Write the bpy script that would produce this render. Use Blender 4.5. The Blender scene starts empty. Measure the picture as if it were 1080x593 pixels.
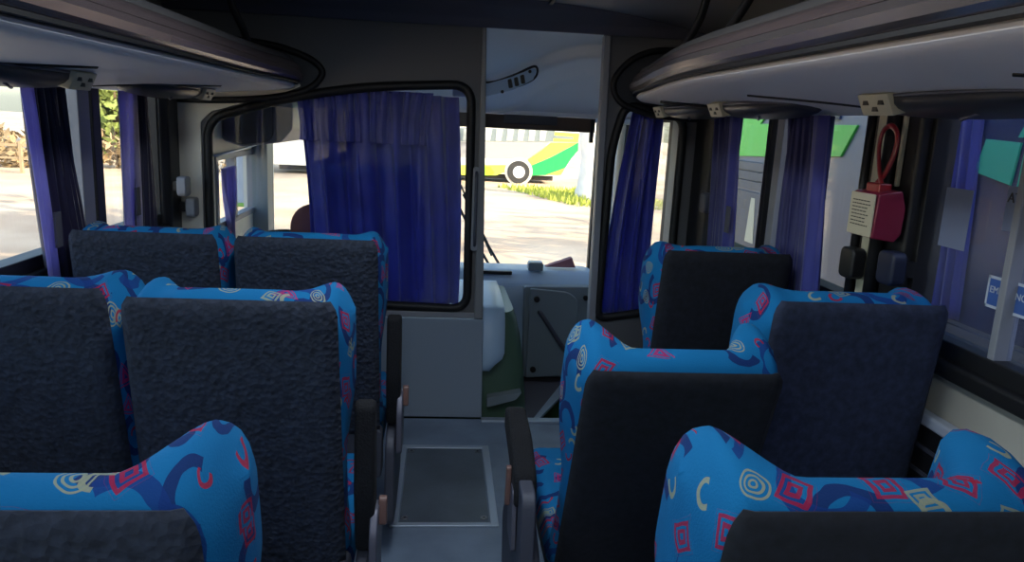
import bpy, bmesh, math, random
from mathutils import Vector, Matrix
R = math.radians
random.seed(7)
C = bpy.context.scene.collection
S = bpy.context.scene

# ---------------------------------------------------------------- camera, sky, sun, exposure
EYE = Vector((0, 0, 1.39))
cam_d = bpy.data.cameras.new('camera'); cam = bpy.data.objects.new('camera', cam_d); C.objects.link(cam)
rot = Matrix(((0.9951766543341867, -0.02986425944546199, -0.09344277754855541),
              (-0.08526635082482399, 0.20768446879474992, -0.9744725808551314),
              (0.048508515595024296, 0.977739887408311, 0.20413631838933172)))
cam.matrix_world = Matrix.Translation(EYE) @ rot.to_4x4()
cam_d.sensor_width = 36; cam_d.lens = 800 / 1080 * 36; cam_d.clip_start = .02; cam_d.clip_end = 500
S.camera = cam
w = bpy.data.worlds.new('world'); S.world = w; w.use_nodes = True
nt = w.node_tree; bgn = nt.nodes['Background']
sky = nt.nodes.new('ShaderNodeTexSky'); sky.sky_type = 'NISHITA'; sky.sun_disc = False
sky.sun_elevation = R(26); sky.sun_rotation = R(120); sky.air_density = 1.0; sky.dust_density = 2.0
nt.links.new(sky.outputs[0], bgn.inputs[0]); bgn.inputs[1].default_value = .80
sun_d = bpy.data.lights.new('sun', 'SUN'); sun_d.energy = 13; sun_d.angle = R(.6); sun_d.color = (1, .86, .66)
sun = bpy.data.objects.new('sun', sun_d); C.objects.link(sun)
sun.rotation_euler = Vector((.80, -.45, .42)).to_track_quat('Z', 'Y').to_euler()
S.view_settings.view_transform = 'Standard'; S.view_settings.look = 'None'
S.view_settings.gamma = 1; S.view_settings.use_curve_mapping = False
S.view_settings.exposure = -0.15
try:
    S.cycles.max_bounces = 14; S.cycles.diffuse_bounces = 8; S.cycles.transparent_max_bounces = 24
    S.cycles.sample_clamp_indirect = 12; S.cycles.use_denoising = True
except Exception: pass

FILL_W = 8
# ---------------------------------------------------------------- materials
def mat(name, col, rough=.6, metal=0, noise=None, bump=None, spec=.5, coat=0, sheen=0, emis=None):
    m = bpy.data.materials.new(name); m.use_nodes = True; t = m.node_tree; b = t.nodes['Principled BSDF']
    b.inputs['Base Color'].default_value = (*col, 1); b.inputs['Roughness'].default_value = rough
    b.inputs['Metallic'].default_value = metal; b.inputs['Specular IOR Level'].default_value = spec
    b.inputs['Coat Weight'].default_value = coat; b.inputs['Sheen Weight'].default_value = sheen
    tc = t.nodes.new('ShaderNodeTexCoord')
    if noise:                       # (scale, amount, detail)
        n = t.nodes.new('ShaderNodeTexNoise'); n.inputs['Scale'].default_value = noise[0]; n.inputs['Detail'].default_value = 5
        t.links.new(tc.outputs['Object'], n.inputs['Vector'])
        r = t.nodes.new('ShaderNodeValToRGB'); r.color_ramp.elements[0].position = .3; r.color_ramp.elements[1].position = .7
        a = noise[1]
        r.color_ramp.elements[0].color = (*[c * (1 - a) for c in col], 1); r.color_ramp.elements[1].color = (*[min(1, c * (1 + a)) for c in col], 1)
        t.links.new(n.outputs['Fac'], r.inputs[0]); t.links.new(r.outputs[0], b.inputs['Base Color'])
    if bump:                        # (scale, strength)
        n = t.nodes.new('ShaderNodeTexNoise'); n.inputs['Scale'].default_value = bump[0]; n.inputs['Detail'].default_value = 6
        t.links.new(tc.outputs['Object'], n.inputs['Vector'])
        bp = t.nodes.new('ShaderNodeBump'); bp.inputs['Strength'].default_value = bump[1]; bp.inputs['Distance'].default_value = .01
        t.links.new(n.outputs['Fac'], bp.inputs['Height']); t.links.new(bp.outputs[0], b.inputs['Normal'])
    return m

def glass_mat(name, tint=(1, 1, 1), refl=.06, dust=0.0):
    m = bpy.data.materials.new(name); m.use_nodes = True; t = m.node_tree; t.nodes.clear()
    o = t.nodes.new('ShaderNodeOutputMaterial'); tr = t.nodes.new('ShaderNodeBsdfTransparent'); gl = t.nodes.new('ShaderNodeBsdfGlossy')
    tr.inputs[0].default_value = (*tint, 1); gl.inputs['Roughness'].default_value = .02
    mx = t.nodes.new('ShaderNodeMixShader'); lw = t.nodes.new('ShaderNodeLayerWeight'); pw = t.nodes.new('ShaderNodeMath'); pw.operation = 'POWER'; pw.inputs[1].default_value = 5
    ml = t.nodes.new('ShaderNodeMath'); ml.operation = 'MULTIPLY_ADD'; ml.inputs[1].default_value = .8; ml.inputs[2].default_value = refl * .5
    t.links.new(lw.outputs['Facing'], pw.inputs[0]); t.links.new(pw.outputs[0], ml.inputs[0]); t.links.new(ml.outputs[0], mx.inputs[0]); t.links.new(tr.outputs[0], mx.inputs[1]); t.links.new(gl.outputs[0], mx.inputs[2])
    last = mx
    if dust:
        d = t.nodes.new('ShaderNodeBsdfDiffuse'); d.inputs[0].default_value = (.6, .6, .58, 1)
        m2 = t.nodes.new('ShaderNodeMixShader'); n = t.nodes.new('ShaderNodeTexNoise'); n.inputs['Scale'].default_value = 5
        tc = t.nodes.new('ShaderNodeTexCoord'); t.links.new(tc.outputs['Object'], n.inputs['Vector'])
        mr = t.nodes.new('ShaderNodeMapRange'); mr.inputs[3].default_value = dust * .5; mr.inputs[4].default_value = dust * 1.5
        t.links.new(n.outputs['Fac'], mr.inputs[0]); t.links.new(mr.outputs[0], m2.inputs[0])
        t.links.new(mx.outputs[0], m2.inputs[1]); t.links.new(d.outputs[0], m2.inputs[2]); last = m2
    t.links.new(last.outputs[0], o.inputs[0])
    return m

def cloth_mat(name, col, trans=.4, rough=.5, sheen=.3):
    m = mat(name, col, rough, noise=(9, .18), sheen=sheen)
    t = m.node_tree; b = t.nodes['Principled BSDF']; o = t.nodes['Material Output']
    tl = t.nodes.new('ShaderNodeBsdfTranslucent'); tl.inputs[0].default_value = (*[min(1, c * 1.6) for c in col], 1)
    mx = t.nodes.new('ShaderNodeMixShader'); mx.inputs[0].default_value = trans
    t.links.new(b.outputs[0], mx.inputs[1]); t.links.new(tl.outputs[0], mx.inputs[2]); t.links.new(mx.outputs[0], o.inputs[0])
    return m

def fabric_mat():
    """bright blue moquette with scattered navy squiggles, red and cream squares and spirals"""
    m = bpy.data.materials.new('seat_fabric'); m.use_nodes = True; t = m.node_tree; N = t.nodes; L = t.links
    b = N['Principled BSDF']; b.inputs['Roughness'].default_value = .9; b.inputs['Specular IOR Level'].default_value = .2
    def val(x):
        return x
    def mth(op, a, c=None, d=None):
        n = N.new('ShaderNodeMath'); n.operation = op
        for i, v in enumerate((a, c, d)):
            if v is None: continue
            if hasattr(v, 'is_linked') or hasattr(v, 'links'): L.new(v, n.inputs[i])
            else: n.inputs[i].default_value = v
        return n.outputs[0]
    uv = N.new('ShaderNodeUVMap'); uv.uv_map = 'UVMap'
    wob = N.new('ShaderNodeTexNoise'); wob.inputs['Scale'].default_value = 14; L.new(uv.outputs[0], wob.inputs['Vector'])
    vm = N.new('ShaderNodeVectorMath'); vm.operation = 'MULTIPLY_ADD'; L.new(wob.outputs['Color'], vm.inputs[0])
    vm.inputs[1].default_value = (.024, .024, 0); L.new(uv.outputs[0], vm.inputs[2])
    P = vm.outputs[0]
    cur = None
    base = N.new('ShaderNodeRGB'); base.outputs[0].default_value = (.010, .145, .42, 1)
    sh = N.new('ShaderNodeTexNoise'); sh.inputs['Scale'].default_value = 5; L.new(uv.outputs[0], sh.inputs['Vector'])
    mixb = N.new('ShaderNodeMixRGB'); L.new(sh.outputs['Fac'], mixb.inputs[0]); mixb.inputs[1].default_value = (.004, .115, .30, 1); mixb.inputs[2].default_value = (.007, .18, .42, 1)
    cur = mixb.outputs[0]
    def over(cur, fac, col):
        n = N.new('ShaderNodeMixRGB'); L.new(fac, n.inputs[0]); L.new(cur, n.inputs[1]); n.inputs[2].default_value = (*col, 1); return n.outputs[0]
    def layer(cur, scale, off, kind, col, size, freq, lo, hi, duty=.5):
        mp = N.new('ShaderNodeMapping'); mp.inputs['Location'].default_value = (off, off * 1.7, 0); L.new(P, mp.inputs['Vector'])
        v = N.new('ShaderNodeTexVoronoi'); v.voronoi_dimensions = '2D'; v.inputs['Scale'].default_value = scale; v.inputs['Randomness'].default_value = .75
        L.new(mp.outputs[0], v.inputs['Vector'])
        sub = N.new('ShaderNodeVectorMath'); sub.operation = 'SUBTRACT'; L.new(mp.outputs[0], sub.inputs[0]); L.new(v.outputs['Position'], sub.inputs[1])
        cs = N.new('ShaderNodeSeparateColor'); L.new(v.outputs['Color'], cs.inputs[0])
        rt = N.new('ShaderNodeVectorRotate'); rt.rotation_type = 'Z_AXIS'; L.new(sub.outputs[0], rt.inputs['Vector']); L.new(mth('MULTIPLY', cs.outputs[1], 6.28), rt.inputs['Angle'])
        sx = N.new('ShaderNodeSeparateXYZ'); L.new(rt.outputs[0], sx.inputs[0]); X, Y = sx.outputs[0], sx.outputs[1]
        if kind == 'square': d = mth('MAXIMUM', mth('ABSOLUTE', X), mth('ABSOLUTE', Y))
        elif kind == 'circle': d = mth('SQRT', mth('ADD', mth('MULTIPLY', X, X), mth('MULTIPLY', mth('MULTIPLY', Y, Y), 1.9)))
        elif kind == 'tri': d = mth('MAXIMUM', mth('ADD', mth('MULTIPLY', mth('ABSOLUTE', X), .87), mth('MULTIPLY', Y, .5)), mth('MULTIPLY', Y, -1))
        elif kind == 'arc':
            d = mth('SQRT', mth('ADD', mth('MULTIPLY', X, X), mth('MULTIPLY', Y, Y)))
        inside = mth('LESS_THAN', d, size)
        if kind == 'arc':
            inside = mth('MULTIPLY', inside, mth('GREATER_THAN', d, size * .62))
            inside = mth('MULTIPLY', inside, mth('GREATER_THAN', mth('ADD', X, mth('MULTIPLY', Y, .6)), -size * .3))
            ring = 1.0
        else:
            ring = mth('GREATER_THAN', mth('FRACT', mth('MULTIPLY', d, freq)), duty)
        pick = mth('MULTIPLY', mth('GREATER_THAN', cs.outputs[0], lo), mth('LESS_THAN', cs.outputs[0], hi))
        f = mth('MULTIPLY', inside, pick)
        if ring != 1.0: f = mth('MULTIPLY', f, ring)
        f = mth('MULTIPLY', f, .88)
        return over(cur, f, col)
    cur = layer(cur, 7.5, 3.1, 'arc', (.008, .018, .115), .052, 1, 0, .75)
    cur = layer(cur, 6.5, 5.3, 'arc', (.008, .04, .20), .060, 1, .2, .7)
    cur = layer(cur, 10, 0.0, 'square', (.33, .012, .05), .026, 95, 0, .42, .45)
    cur = layer(cur, 10, 0.0, 'circle', (.30, .33, .23), .028, 110, .42, .68, .55)
    cur = layer(cur, 10, 0.0, 'tri', (.38, .02, .12), .018, 90, .68, .85, .35)
    cur = layer(cur, 9, 7.7, 'square', (.26, .30, .22), .020, 120, .75, 1.0, .45)
    cur = layer(cur, 11, 9.2, 'arc', (.36, .015, .04), .017, 1, .1, .38)
    cur = layer(cur, 10, 12.2, 'arc', (.30, .32, .22), .020, 1, .78, 1.0)
    L.new(cur, b.inputs['Base Color'])
    n = N.new('ShaderNodeTexNoise'); n.inputs['Scale'].default_value = 260; L.new(uv.outputs[0], n.inputs['Vector'])
    bp = N.new('ShaderNodeBump'); bp.inputs['Strength'].default_value = .25; bp.inputs['Distance'].default_value = .003
    L.new(n.outputs['Fac'], bp.inputs['Height']); L.new(bp.outputs[0], b.inputs['Normal'])
    return m

def carpet_mat(col, bs):
    m = mat('back_carpet', col, .95, noise=(55, .35), sheen=.0)
    t = m.node_tree; b = t.nodes['Principled BSDF']; N = t.nodes; L = t.links
    tc = N.new('ShaderNodeTexCoord'); v = N.new('ShaderNodeTexVoronoi'); v.inputs['Scale'].default_value = 85; L.new(tc.outputs['Object'], v.inputs['Vector'])
    n = N.new('ShaderNodeTexNoise'); n.inputs['Scale'].default_value = 60; n.inputs['Detail'].default_value = 6; L.new(tc.outputs['Object'], n.inputs['Vector'])
    mx = N.new('ShaderNodeMixRGB'); mx.inputs[0].default_value = .5; L.new(v.outputs['Distance'], mx.inputs[1]); L.new(n.outputs['Fac'], mx.inputs[2])
    bp = N.new('ShaderNodeBump'); bp.inputs['Strength'].default_value = bs; bp.inputs['Distance'].default_value = .009
    L.new(mx.outputs[0], bp.inputs['Height']); L.new(bp.outputs[0], b.inputs['Normal'])
    return m

M = dict(
    fabric=fabric_mat(), carpet=carpet_mat((.020, .027, .046), 1.0), smooth=carpet_mat((.008, .0095, .015), .15), nap=carpet_mat((.018, .025, .052), .25),
    black=mat('black_plastic', (.012, .012, .014), .45), rubber=mat('black_rubber', (.008, .008, .009), .55),
    shield=mat('dark_grey_plastic', (.065, .07, .095), .5, bump=(300, .1)),
    armpad=mat('arm_pad_felt', (.005, .0055, .008), .9, bump=(200, .4)),
    lever=mat('pinkish_lever', (.20, .11, .095), .4), bracket=mat('grey_bracket', (.14, .14, .18), .4, metal=.3),
    alu=mat('aluminium', (.50, .58, .68), .40, metal=.6), steel=mat('screw_steel', (.3, .3, .3), .3, metal=1),
    floor=mat('floor_vinyl', (.19, .25, .34), .36, noise=(6, .18), bump=(120, .08)),
    hatch=mat('hatch_vinyl', (.09, .115, .145), .36, noise=(4, .3), bump=(60, .08)),
    postgrey=mat('post_grey', (.24, .25, .26), .5), panel=mat('partition_panel', (.13, .13, .135), .6, bump=(250, .05)),
    lowpanel=mat('partition_lower', (.27, .33, .40), .5, bump=(250, .05)),
    frame=mat('partition_frame', (.27, .28, .31), .5),
    beigelit=mat('beige_lit', (.86, .82, .70), .6), beige=mat('beige_panel', (.52, .49, .41), .6, bump=(200, .04)),  # first entry: paler copy of the panel beige, daylight put into its colour
    cream=mat('cream_plastic', (.55, .52, .38), .5), creamdark=mat('cream_grille_slots', (.06, .055, .04), .5),
    rack=mat('rack_grey', (.78, .77, .79), .55, bump=(220, .05)), racktrim=mat('rack_brown_trim', (.22, .165, .165), .25, metal=.5),
    racksilver=mat('rack_silver_trim', (.34, .30, .30), .20, metal=.75), racktop=mat('rack_dark_top', (.10, .095, .095), .5),
    pod=mat('pod_dark', (.035, .038, .045), .4),
    ceil=mat('ceiling_panel', (.42, .42, .44), .35), header=mat('header_beam', (.10, .105, .145), .45),
    cabwhite=mat('cab_moulding', (.86, .91, .93), .45), cabgrey=mat('cab_grey', (.20, .25, .28), .5),
    engine=mat('engine_lid', (.42, .60, .80), .38), enginegreen=mat('engine_side', (.07, .13, .09), .4),
    door_green=mat('step_green', (.08, .17, .06), .5), cabfloor=mat('cab_floor', (.09, .085, .10), .6),
    dash=mat('dash_top', (.34, .47, .62), .45), visor=mat('visor_brown', (.10, .065, .04), .6),
    navy=mat('navy_plastic', (.015, .02, .045), .4), maroon=mat('maroon_cloth', (.30, .13, .14), .8),
    red=mat('hammer_box_red', (.20, .008, .035), .35, coat=.3), redloop=mat('hammer_strap_red', (.28, .010, .018), .3, coat=.3),
    paper=mat('label_paper', (.55, .50, .36), .6), ink=mat('label_ink', (.03, .03, .03), .6),
    stick=mat('faded_sticker', (.20, .24, .36), .6), stickblue=mat('sticker_blue', (.05, .12, .38), .5), stickwhite=mat('sticker_white', (.55, .6, .7), .6),
    navydrape=cloth_mat('navy_drape', (.035, .038, .17), .10), curtain=cloth_mat('purple_curtain', (.022, .018, .060), .04), lining=cloth_mat('lavender_lining', (.30, .28, .58), .35), bluelining=cloth_mat('blue_lining', (.07, .08, .38), .3),
    blue=cloth_mat('blue_satin', (.065, .080, .50), .22, rough=.38), velcro=mat('velcro', (.10, .10, .13), .9),
    glass=glass_mat('clear_glass', (.96, .97, .97)), dusty=glass_mat('dusty_glass', (.78, .82, .95), dust=.06),
    neigh=mat('neighbour_body', (.15, .17, .22), .4, bump=(2, .05)), neighgreen=mat('neighbour_green', (.09, .62, .08), .35), 
    neighglass=mat('neighbour_dark_glass', (.025, .04, .11), .15, spec=.6), neighlouvre=mat('louvre_grey', (.08, .09, .11), .5),
    teal=mat('teal_panel', (.03, .62, .30), .5),
    buswhite=mat('bus_white', (.75, .73, .66), .4), busgrey=mat('bus_grey', (.34, .33, .33), .4), busyellow=mat('bus_yellow', (.62, .72, .08), .4),
    busgreen=mat('bus_green', (.015, .42, .09), .4), buslime=mat('bus_lime', (.35, .75, .03), .4), busglass=mat('bus_window', (.20, .24, .25), .2),
    blind=mat('bus_blind', (.5, .52, .48), .8), tyre=mat('tyre', (.03, .03, .03), .8), rim=mat('white_rim', (.7, .7, .72), .5),
    bark=mat('bark', (.12, .08, .05), .9, noise=(8, .4), bump=(20, .6)), white_wash=mat('whitewash', (.8, .78, .72), .9, noise=(3, .1), bump=(12, .5)),
    leaf=mat('leaves', (.17, .22, .05), .7, noise=(2, .5)), drybrush=mat('dry_brush', (.30, .22, .12), .9, noise=(3, .4)),
    post=mat('post_white', (.7, .68, .6), .7), wood=mat('rail_wood', (.30, .22, .13), .9),
    lime=mat('lime_mirror', (.30, .62, .08), .5),
)
M['fillglow'] = mat('fill_diffuser', (.9, .9, .9), .5)  # glowing face of the added fill lamps
M['fillglow'].node_tree.nodes['Principled BSDF'].inputs['Emission Color'].default_value = (.85, .93, 1, 1); M['fillglow'].node_tree.nodes['Principled BSDF'].inputs['Emission Strength'].default_value = 3
gm = bpy.data.materials.new('ground_dirt'); gm.use_nodes = True
_t = gm.node_tree; _b = _t.nodes['Principled BSDF']; _b.inputs['Roughness'].default_value = .95
_tc = _t.nodes.new('ShaderNodeTexCoord'); _n = _t.nodes.new('ShaderNodeTexNoise'); _n.inputs['Scale'].default_value = .35; _n.inputs['Detail'].default_value = 8
_r = _t.nodes.new('ShaderNodeValToRGB'); _r.color_ramp.elements[0].color = (.46, .33, .21, 1); _r.color_ramp.elements[0].position = .35; _r.color_ramp.elements[1].color = (.66, .52, .35, 1); _r.color_ramp.elements[1].position = .65
_t.links.new(_tc.outputs['Object'], _n.inputs['Vector']); _t.links.new(_n.outputs['Fac'], _r.inputs[0]); _t.links.new(_r.outputs[0], _b.inputs['Base Color'])
M['ground'] = gm

# ---------------------------------------------------------------- helpers
def obj(name, bm, m, parent=None, smooth=False, bevel=0, sub=0):
    me = bpy.data.meshes.new(name); bmesh.ops.recalc_face_normals(bm, faces=bm.faces); bm.to_mesh(me); bm.free()
    for mm in (m if isinstance(m, (list, tuple)) else [m]): me.materials.append(mm)
    o = bpy.data.objects.new(name, me); C.objects.link(o)
    if smooth:
        for p in me.polygons: p.use_smooth = True
    if bevel:
        md = o.modifiers.new('bevel', 'BEVEL'); md.width = bevel; md.segments = 3; md.limit_method = 'ANGLE'; md.angle_limit = R(40)
        for p in me.polygons: p.use_smooth = True
        md.harden_normals = True
    if sub:
        md = o.modifiers.new('sub', 'SUBSURF'); md.levels = sub; md.render_levels = sub
    if parent: o.parent = parent
    return o
def tag(o, label, cat, group=None):
    o['label'] = label; o['category'] = cat
    if group: o['group'] = group
    return o
def thing(name, label, cat, loc=(0, 0, 0), group=None, rz=0):
    o = bpy.data.objects.new(name, None); C.objects.link(o); o.location = loc; o.rotation_euler.z = rz
    o.empty_display_size = .1
    return tag(o, label, cat, group)
def struct(name, bm, m, **k):
    o = obj(name, bm, m, **k)
    if not k.get('parent'): o['kind'] = 'structure'
    return o
def copy_tree(o, parent=None):
    c = o.copy(); C.objects.link(c); c.parent = parent
    for ch in list(o.children): copy_tree(ch, c)
    return c
def B(*boxes):
    """boxes (x0,x1,y0,y1,z0,z1)"""
    bm = bmesh.new()
    for b in boxes: addbox(bm, *b)
    return bm
def addbox(bm, x0, x1, y0, y1, z0, z1):
    vs = [bm.verts.new((x, y, z)) for x in (x0, x1) for y in (y0, y1) for z in (z0, z1)]
    for f in ((0, 1, 3, 2), (4, 6, 7, 5), (0, 4, 5, 1), (2, 3, 7, 6), (0, 2, 6, 4), (1, 5, 7, 3)): bm.faces.new([vs[i] for i in f])
def prism(pts, axis, a, b, bm=None):
    """polygon pts (2-D) extruded along axis from a to b; for 'x' pts are (y,z), 'y' (x,z), 'z' (x,y)"""
    bm = bm or bmesh.new()
    def P(p, t): return {'x': (t, p[0], p[1]), 'y': (p[0], t, p[1]), 'z': (p[0], p[1], t)}[axis]
    A = [bm.verts.new(P(p, a)) for p in pts]; D = [bm.verts.new(P(p, b)) for p in pts]
    bm.faces.new(A); bm.faces.new(D[::-1]); n = len(pts)
    for i in range(n): bm.faces.new((A[i], A[(i + 1) % n], D[(i + 1) % n], D[i]))
    return bm
def tube(pts, r, n=10, closed=False, bm=None, flat=None, fdir=None):
    bm = bm or bmesh.new(); pts = [Vector(p) for p in pts]; N = len(pts); rings = []
    rr = r if isinstance(r, (list, tuple)) else [r] * N
    up = Vector((0, 0, 1)); prev = None
    for i, p in enumerate(pts):
        if closed: t = pts[(i + 1) % N] - pts[i - 1]
        else: t = pts[min(i + 1, N - 1)] - pts[max(i - 1, 0)]
        t.normalize()
        if prev is None:
            s = Vector(fdir) if fdir else (up if abs(t.dot(up)) < .9 else Vector((1, 0, 0)))
        else: s = prev
        s = (s - t * s.dot(t)).normalized(); prev = s; q = t.cross(s)
        rings.append([bm.verts.new(p + s * (math.cos(a) * rr[i]) + q * (math.sin(a) * rr[i] * (flat or 1))) for a in [2 * math.pi * k / n for k in range(n)]])
    m = N if closed else N - 1
    for i in range(m):
        a, b = rings[i], rings[(i + 1) % N]
        for k in range(n): bm.faces.new((a[k], a[(k + 1) % n], b[(k + 1) % n], b[k]))
    if not closed:
        bm.faces.new(rings[0]); bm.faces.new(rings[-1][::-1])
    return bm
def smoothpath(pts, k=6, closed=False):
    """catmull-rom through pts"""
    pts = [Vector(p) for p in pts]; n = len(pts); out = []
    rng = range(n) if closed else range(n - 1)
    for i in rng:
        g = (lambda j: pts[j % n]) if closed else (lambda j: pts[max(0, min(n - 1, j))])
        p0, p1, p2, p3 = g(i - 1), g(i), g(i + 1), g(i + 2)
        for s in range(k):
            t = s / k
            out.append(.5 * ((2 * p1) + (p2 - p0) * t + (2 * p0 - 5 * p1 + 4 * p2 - p3) * t * t + (3 * p1 - p0 - 3 * p2 + p3) * t ** 3))
    if not closed: out.append(pts[-1])
    return out
def roundpoly(pts, rad, seg=6):
    """round the corners of a 2-D polygon; rad one number or per corner"""
    n = len(pts); out = []
    for i in range(n):
        r = rad[i] if isinstance(rad, (list, tuple)) else rad
        p = Vector(pts[i]); a = Vector(pts[i - 1]) - p; b = Vector(pts[(i + 1) % n]) - p
        la, lb = a.length, b.length; a.normalize(); b.normalize()
        if r <= 0: out.append(tuple(p)); continue
        d = min(r, la * .45, lb * .45); p0, p1 = p + a * d, p + b * d
        for k in range(seg + 1):
            t = k / seg; out.append(tuple((1 - t) ** 2 * p0 + 2 * t * (1 - t) * p + t * t * p1))
    return out
def holed(outer, holes, y0, y1):
    """panel in the x-z plane with holes, between y0 and y1"""
    bm = bmesh.new(); es = []
    for loop in [outer] + holes:
        vs = [bm.verts.new((p[0], y0, p[1])) for p in loop]
        es += [bm.edges.new((vs[i], vs[(i + 1) % len(vs)])) for i in range(len(vs))]
    bmesh.ops.triangle_fill(bm, use_beauty=True, use_dissolve=False, edges=es)
    r = bmesh.ops.extrude_face_region(bm, geom=list(bm.faces))
    bmesh.ops.translate(bm, vec=(0, y1 - y0, 0), verts=[v for v in r['geom'] if isinstance(v, bmesh.types.BMVert)])
    return bm
def grid(nu, nv, f, bm=None, uvf=None):
    bm = bm or bmesh.new()
    V = [[bm.verts.new(f(i / nu, j / nv)) for j in range(nv + 1)] for i in range(nu + 1)]
    for i in range(nu):
        for j in range(nv): bm.faces.new((V[i][j], V[i + 1][j], V[i + 1][j + 1], V[i][j + 1]))
    return bm
def ss(a, b, x):
    t = max(0., min(1., (x - a) / (b - a))); return t * t * (3 - 2 * t)
def solid(o, th, off=0):
    md = o.modifiers.new('solid', 'SOLIDIFY'); md.thickness = th; md.offset = off; return o
def cyl(c, r, h, axis='z', n=20, bm=None, r2=None):
    bm = bm or bmesh.new(); r2 = r if r2 is None else r2; A = []; D = []
    for k in range(n):
        a = 2 * math.pi * k / n; u, v = math.cos(a), math.sin(a)
        def P(q, t):
            return {'z': (c[0] + u * q, c[1] + v * q, c[2] + t), 'y': (c[0] + u * q, c[1] + t, c[2] + v * q), 'x': (c[0] + t, c[1] + u * q, c[2] + v * q)}[axis]
        A.append(bm.verts.new(P(r, -h / 2))); D.append(bm.verts.new(P(r2, h / 2)))
    bm.faces.new(A); bm.faces.new(D[::-1])
    for k in range(n): bm.faces.new((A[k], A[(k + 1) % n], D[(k + 1) % n], D[k]))
    return bm
def put_uv(bm, f):
    l = bm.loops.layers.uv.new('UVMap')
    for fc in bm.faces:
        for lp in fc.loops: lp[l].uv = f(lp.vert.co)

# ================================================================= SETTING: the bus body
ZF = 0.0; ZC = 1.90
XL, XR = -1.18, 1.18
PY = 3.45                      # partition
# floor
bm = B((XL - .04, XR + .04, -3.2, 3.40, -.06, 0.0)); struct('floor', bm, M['floor'])
struct('floor_cab', B((XL - .04, .47, 3.40, 4.95, -.16, -.10), (.47, XR - .03, 4.24, 4.95, -.16, -.10)), M['cabfloor'])
# ceiling (slightly arched) with two seams
def ceil_z(x): return ZC - .10 * (abs(x) / 1.2) ** 2.2
bm = grid(24, 1, lambda u, v: (-1.2 + 2.4 * u, -3.2 + v * 6.62, ceil_z(-1.2 + 2.4 * u)))
o = struct('ceiling', bm, M['ceil'], smooth=True); solid(o, .03, 1)
for i, (x, y0, y1) in enumerate(((-.42, -3.2, 3.38), (.42, -3.2, 3.38))):
    struct('trim_%d' % (i + 1), B((x - .008, x + .008, y0, y1, ceil_z(x) - .012, ceil_z(x) - .001)), M['rubber'])
# side walls : below sill, above window, pillars
def side_wall(name, X, s, spans):
    bm = bmesh.new(); a, b = sorted((X, X + s * .06))
    addbox(bm, a, b, -3.2, PY + .03, -.06, .915)
    addbox(bm, a, b, -3.2, PY + .03, 1.53, 1.86)
    for y0, y1 in spans: addbox(bm, a, b, y0, y1, .915, 1.53)
    return struct(name, bm, M['beige'])
side_wall('wall_left', XL, -1, [(3.29, PY + .03), (1.42, 1.47), (-.1, .0), (-1.6, -1.5), (-3.2, -3.0)])
side_wall('wall_right', XR, 1, [(3.24, PY + .03), (1.78, 1.98), (-.1, .0), (-1.6, -1.5), (-3.2, -3.0)])
struct('wall_rear', B((XL, XR, -3.26, -3.2, -.06, 1.9)), M['beige'])
# windows: gasket frames, dividers, glass
def side_window(n, X, s, y0, y1, div=(), glass='glass'):
    bm = bmesh.new(); a, b = sorted((X - s * .012, X + s * .05))
    addbox(bm, a, b, y0, y1, .895, .945); addbox(bm, a, b, y0, y1, 1.50, 1.545)
    addbox(bm, a, b, y0 - .01, y0 + .025, .90, 1.54); addbox(bm, a, b, y1 - .025, y1 + .01, .90, 1.54)
    o = struct('window_%d' % n, bm, M['rubber'], bevel=.004)
    obj('pane', B((min(X + s * .022, X + s * .028), max(X + s * .022, X + s * .028), y0 + .02, y1 - .02, .94, 1.51)), M[glass], o)
    for (d0, d1, mm) in div:
        obj('divider', B((min(X - s * .008, X + s * .035), max(X - s * .008, X + s * .035), d0, d1, .93, 1.52)), M[mm], o, bevel=.003)
    return o
side_window(1, XL, -1, 1.47, 3.29, [(2.60, 2.68, 'frame'), (2.70, 2.76, 'rubber')])
side_window(2, XR, 1, 1.98, 3.24, [(2.70, 2.735, 'rubber'), (2.60, 2.655, 'frame')])
side_window(3, XR, 1, 0.0, 1.78, [(1.448, 1.468, 'frame')], 'dusty')
side_window(4, XL, -1, 0.0, 1.42); side_window(5, XL, -1, -1.5, -.1); side_window(6, XR, 1, -1.5, -.1)
side_window(7, XL, -1, -3.0, -1.6); side_window(8, XR, 1, -3.0, -1.6)
# inner window sill ledges, black pillars near the partition
struct('trim_3', B((XR - .035, XR, -3.2, 3.4, .865, .905)), M['rubber'], bevel=.01)
struct('trim_4', B((XL, XL + .035, -3.2, 3.4, .865, .905)), M['rubber'], bevel=.01)
struct('trim_5', prism(roundpoly([(XL, 3.27), (XL + .02, 3.27), (XL + .045, 3.30), (XL + .045, 3.42), (XL, 3.42)], .008, 2), 'z', .0, 1.60), M['black'], smooth=False)
struct('trim_6', prism(roundpoly([(XR, 3.16), (XR - .03, 3.16), (XR - .05, 3.19), (XR - .05, 3.42), (XR, 3.42)], .008, 2), 'z', .0, 1.60), M['black'])
# pillar between the two right windows: black channel with pale strips
struct('trim_7', B((XR - .04, XR + .0, 1.77, 1.99, .90, 1.58)), M['black'], bevel=.01)
struct('trim_8', B((XR - .052, XR - .041, 1.895, 1.94, .90, 1.55)), M['cream'], bevel=.004)
struct('trim_9', B((XR - .052, XR - .041, 1.820, 1.832, 1.28, 1.55)), M['cream'], bevel=.003)
struct('trim_10', tube([(XR - .055, 1.965, .90), (XR - .055, 1.965, 1.56)], .012, 10), M['black'], smooth=True)
struct('trim_11', tube([(XR - .055, 1.862, .90), (XR - .055, 1.862, 1.56)], .018, 10), M['rubber'], smooth=True)
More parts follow.
